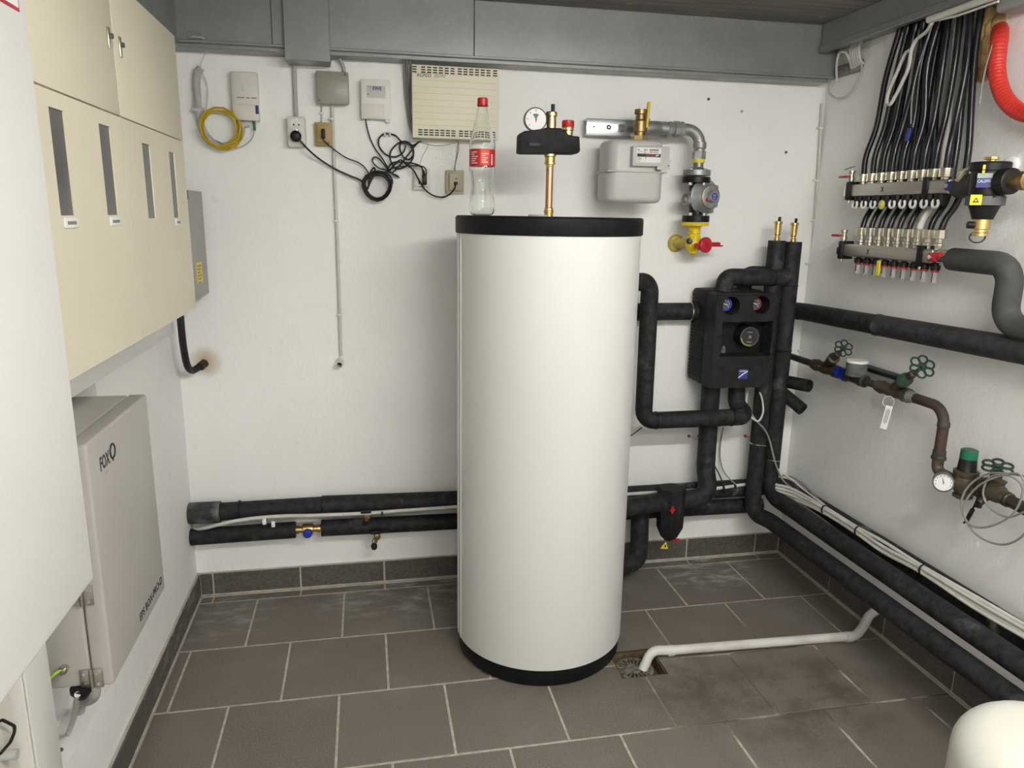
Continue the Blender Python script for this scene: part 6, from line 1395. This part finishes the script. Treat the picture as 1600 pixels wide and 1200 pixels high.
cab([R(1216, 733, 0.16), R(1232, 745, 0.13), R(1255, 764, 0.11), R(1288, 789, 0.10)], 0.0035, M_CABW, 'thin pale cable slanting from the risers into the bundle')

# =====================================================================================================
#                                        FLOOR
# =====================================================================================================
pit = thing('drain_pit', 'square dirt-lined drain pit in the tiled floor beside the tank', 'drain')
ins_ = 0.0012
mb = MB()
for lo, hi in (((X0H, Y1H - 0.006, -0.072), (X1H, Y1H - ins_, -0.003)), ((X0H, Y0H + ins_, -0.072), (X1H, Y0H + 0.006, -0.003)), ((X0H + ins_, Y0H, -0.072), (X0H + 0.006, Y1H, -0.003)), ((X1H - 0.006, Y0H, -0.072), (X1H - ins_, Y1H, -0.003))): mb.box(lo, hi)
mb.box((X0H + 0.002, Y0H + 0.002, -0.0745), (X1H - 0.002, Y1H - 0.002, -0.045)); mb.build('pit_lining', M_DIRT, pit, smooth=False)
gc_ = V((1.558, -0.728, -0.034))
gt = thing('drain_grate', 'round grimy slotted drain grate sunk in the floor pit', 'drain grate')
MB().lathe(gc_, (0, 0, 1), [(0, 0.066), (0.014, 0.066), (0.016, 0.063), (0.016, 0.056), (0.008, 0.055)], 36, True, False).build('outer_ring', M_GRATE, gt)
MB().lathe(gc_, (0, 0, 1), [(0, 0.056), (0.006, 0.056)], 32).build('dark_bowl', M_PRINT, gt)
for k in range(20):
    a = 2 * PI * k / 20; d = V((math.cos(a), math.sin(a), 0)); MB().obox(gc_ + d * 0.041 + V((0, 0, 0.011)), d, (-d.y, d.x, 0), 0.016, 0.0034, 0.004, 0.001).build('grate_bar', M_GRATE, gt)
MB().lathe(gc_ + V((0, 0, 0.004)), (0, 0, 1), [(0, 0.028), (0.011, 0.028), (0.012, 0.022), (0.010, 0.020), (0.011, 0.0)], 24, True, False).build('centre_disc', M_GRATE, gt)
pv = thing('drain_pipe', 'white plastic drain pipe lying across the floor from wall to floor drain', 'pipe')
a0 = F(1004, 1042, -0.01); a1 = F(1019, 1018, 0.026); a2 = F(1338, 993, 0.020)
e1 = R(1358, 962, 0.05); e2 = R(1380, 946, 0.0)
w0 = V((W - 0.0, e2.y, e2.z)); 
MB().tube([V((a0.x, a0.y, -0.026)), V((a1.x - 0.004, a1.y, 0.030)), F(1050, 1016, 0.024), V((a2.x, a2.y, 0.019)), V((e1.x - 0.035, e1.y - 0.02, 0.045)), V((e1.x, e1.y, e1.z)), w0], 0.0165, 16, fil=0.045).build('pipe', M_PVC, pv)
dpp = (F(1330, 995, 0.02) - F(1050, 1016, 0.022)).normalized()
for (x_, y_) in ((1321, 995.5), (1042, 1017)): MB().lathe(F(x_, y_, 0.0205), dpp, [(0, 0.0170), (0.001, 0.0192), (0.024, 0.0192), (0.025, 0.017)], 18).build('socket', M_PVC, pv)
q = V((e1.x - 0.004, e1.y, e1.z - 0.008)); MB().torus(q, (0.4, 0.2, 1), 0.0165, 0.002, 18, 6).build('collar', M_PVC, pv)
# white vessel in the corner of the picture
VXc, VYc, VR, VH = 1.955, -1.875, 0.17, 0.555
ve = thing('white_vessel', 'cream white round-shouldered plastic vessel on the floor by the low pipes', 'vessel')
MB().lathe((VXc, VYc, 0.0), (0, 0, 1), [(0, VR - 0.01), (0.01, VR), (VH - 0.09, VR)] + [(VH - 0.09 + 0.075 * math.sin(a), VR - 0.075 + 0.075 * math.cos(a)) for a in [PI / 2 * k / 8 for k in range(1, 9)]] + [(VH - 0.012, VR * 0.3), (VH - 0.011, 0.0)], 56, True, False).build('shell', M_VESSEL, ve)
MB().torus((VXc, VYc, 0.20), (0, 0, 1), VR, 0.003, 48, 6).build('seam_ring', M_VESSEL, ve)

# ------------------------------------------------------------------ origins: base of each thing, centre of each part
bpy.context.view_layer.update()
def allv(o):
    out = [o.location * 0 + v.co for v in o.data.vertices] if o.type == 'MESH' else []
    for c in o.children: out += allv(c)
    return out
def shift_children(o, org):
    for c in o.children:
        if c.get('keep'):
            c.location = c.location - org; del c['keep']; continue
        if c.type == 'MESH':
            vs_ = [v.co for v in c.data.vertices]; cen = V([(min(p[i] for p in vs_) + max(p[i] for p in vs_)) / 2 for i in range(3)])
            shift_children(c, cen); c.data.transform(Matrix.Translation(-cen)); c.location = cen - org
for o in [o for o in scene.objects if o.parent is None and o.type in ('MESH', 'EMPTY')]:
    if o.get('kind') == 'structure':
        shift_children(o, V((0, 0, 0))); continue
    vs_ = allv(o)
    if not vs_: continue
    lo = V([min(p[i] for p in vs_) for i in range(3)]); hi = V([max(p[i] for p in vs_) for i in range(3)])
    base = V(((lo.x + hi.x) / 2, (lo.y + hi.y) / 2, lo.z))
    shift_children(o, base)
    if o.type == 'MESH': o.data.transform(Matrix.Translation(-base))
    o.location = base
bpy.context.view_layer.update()
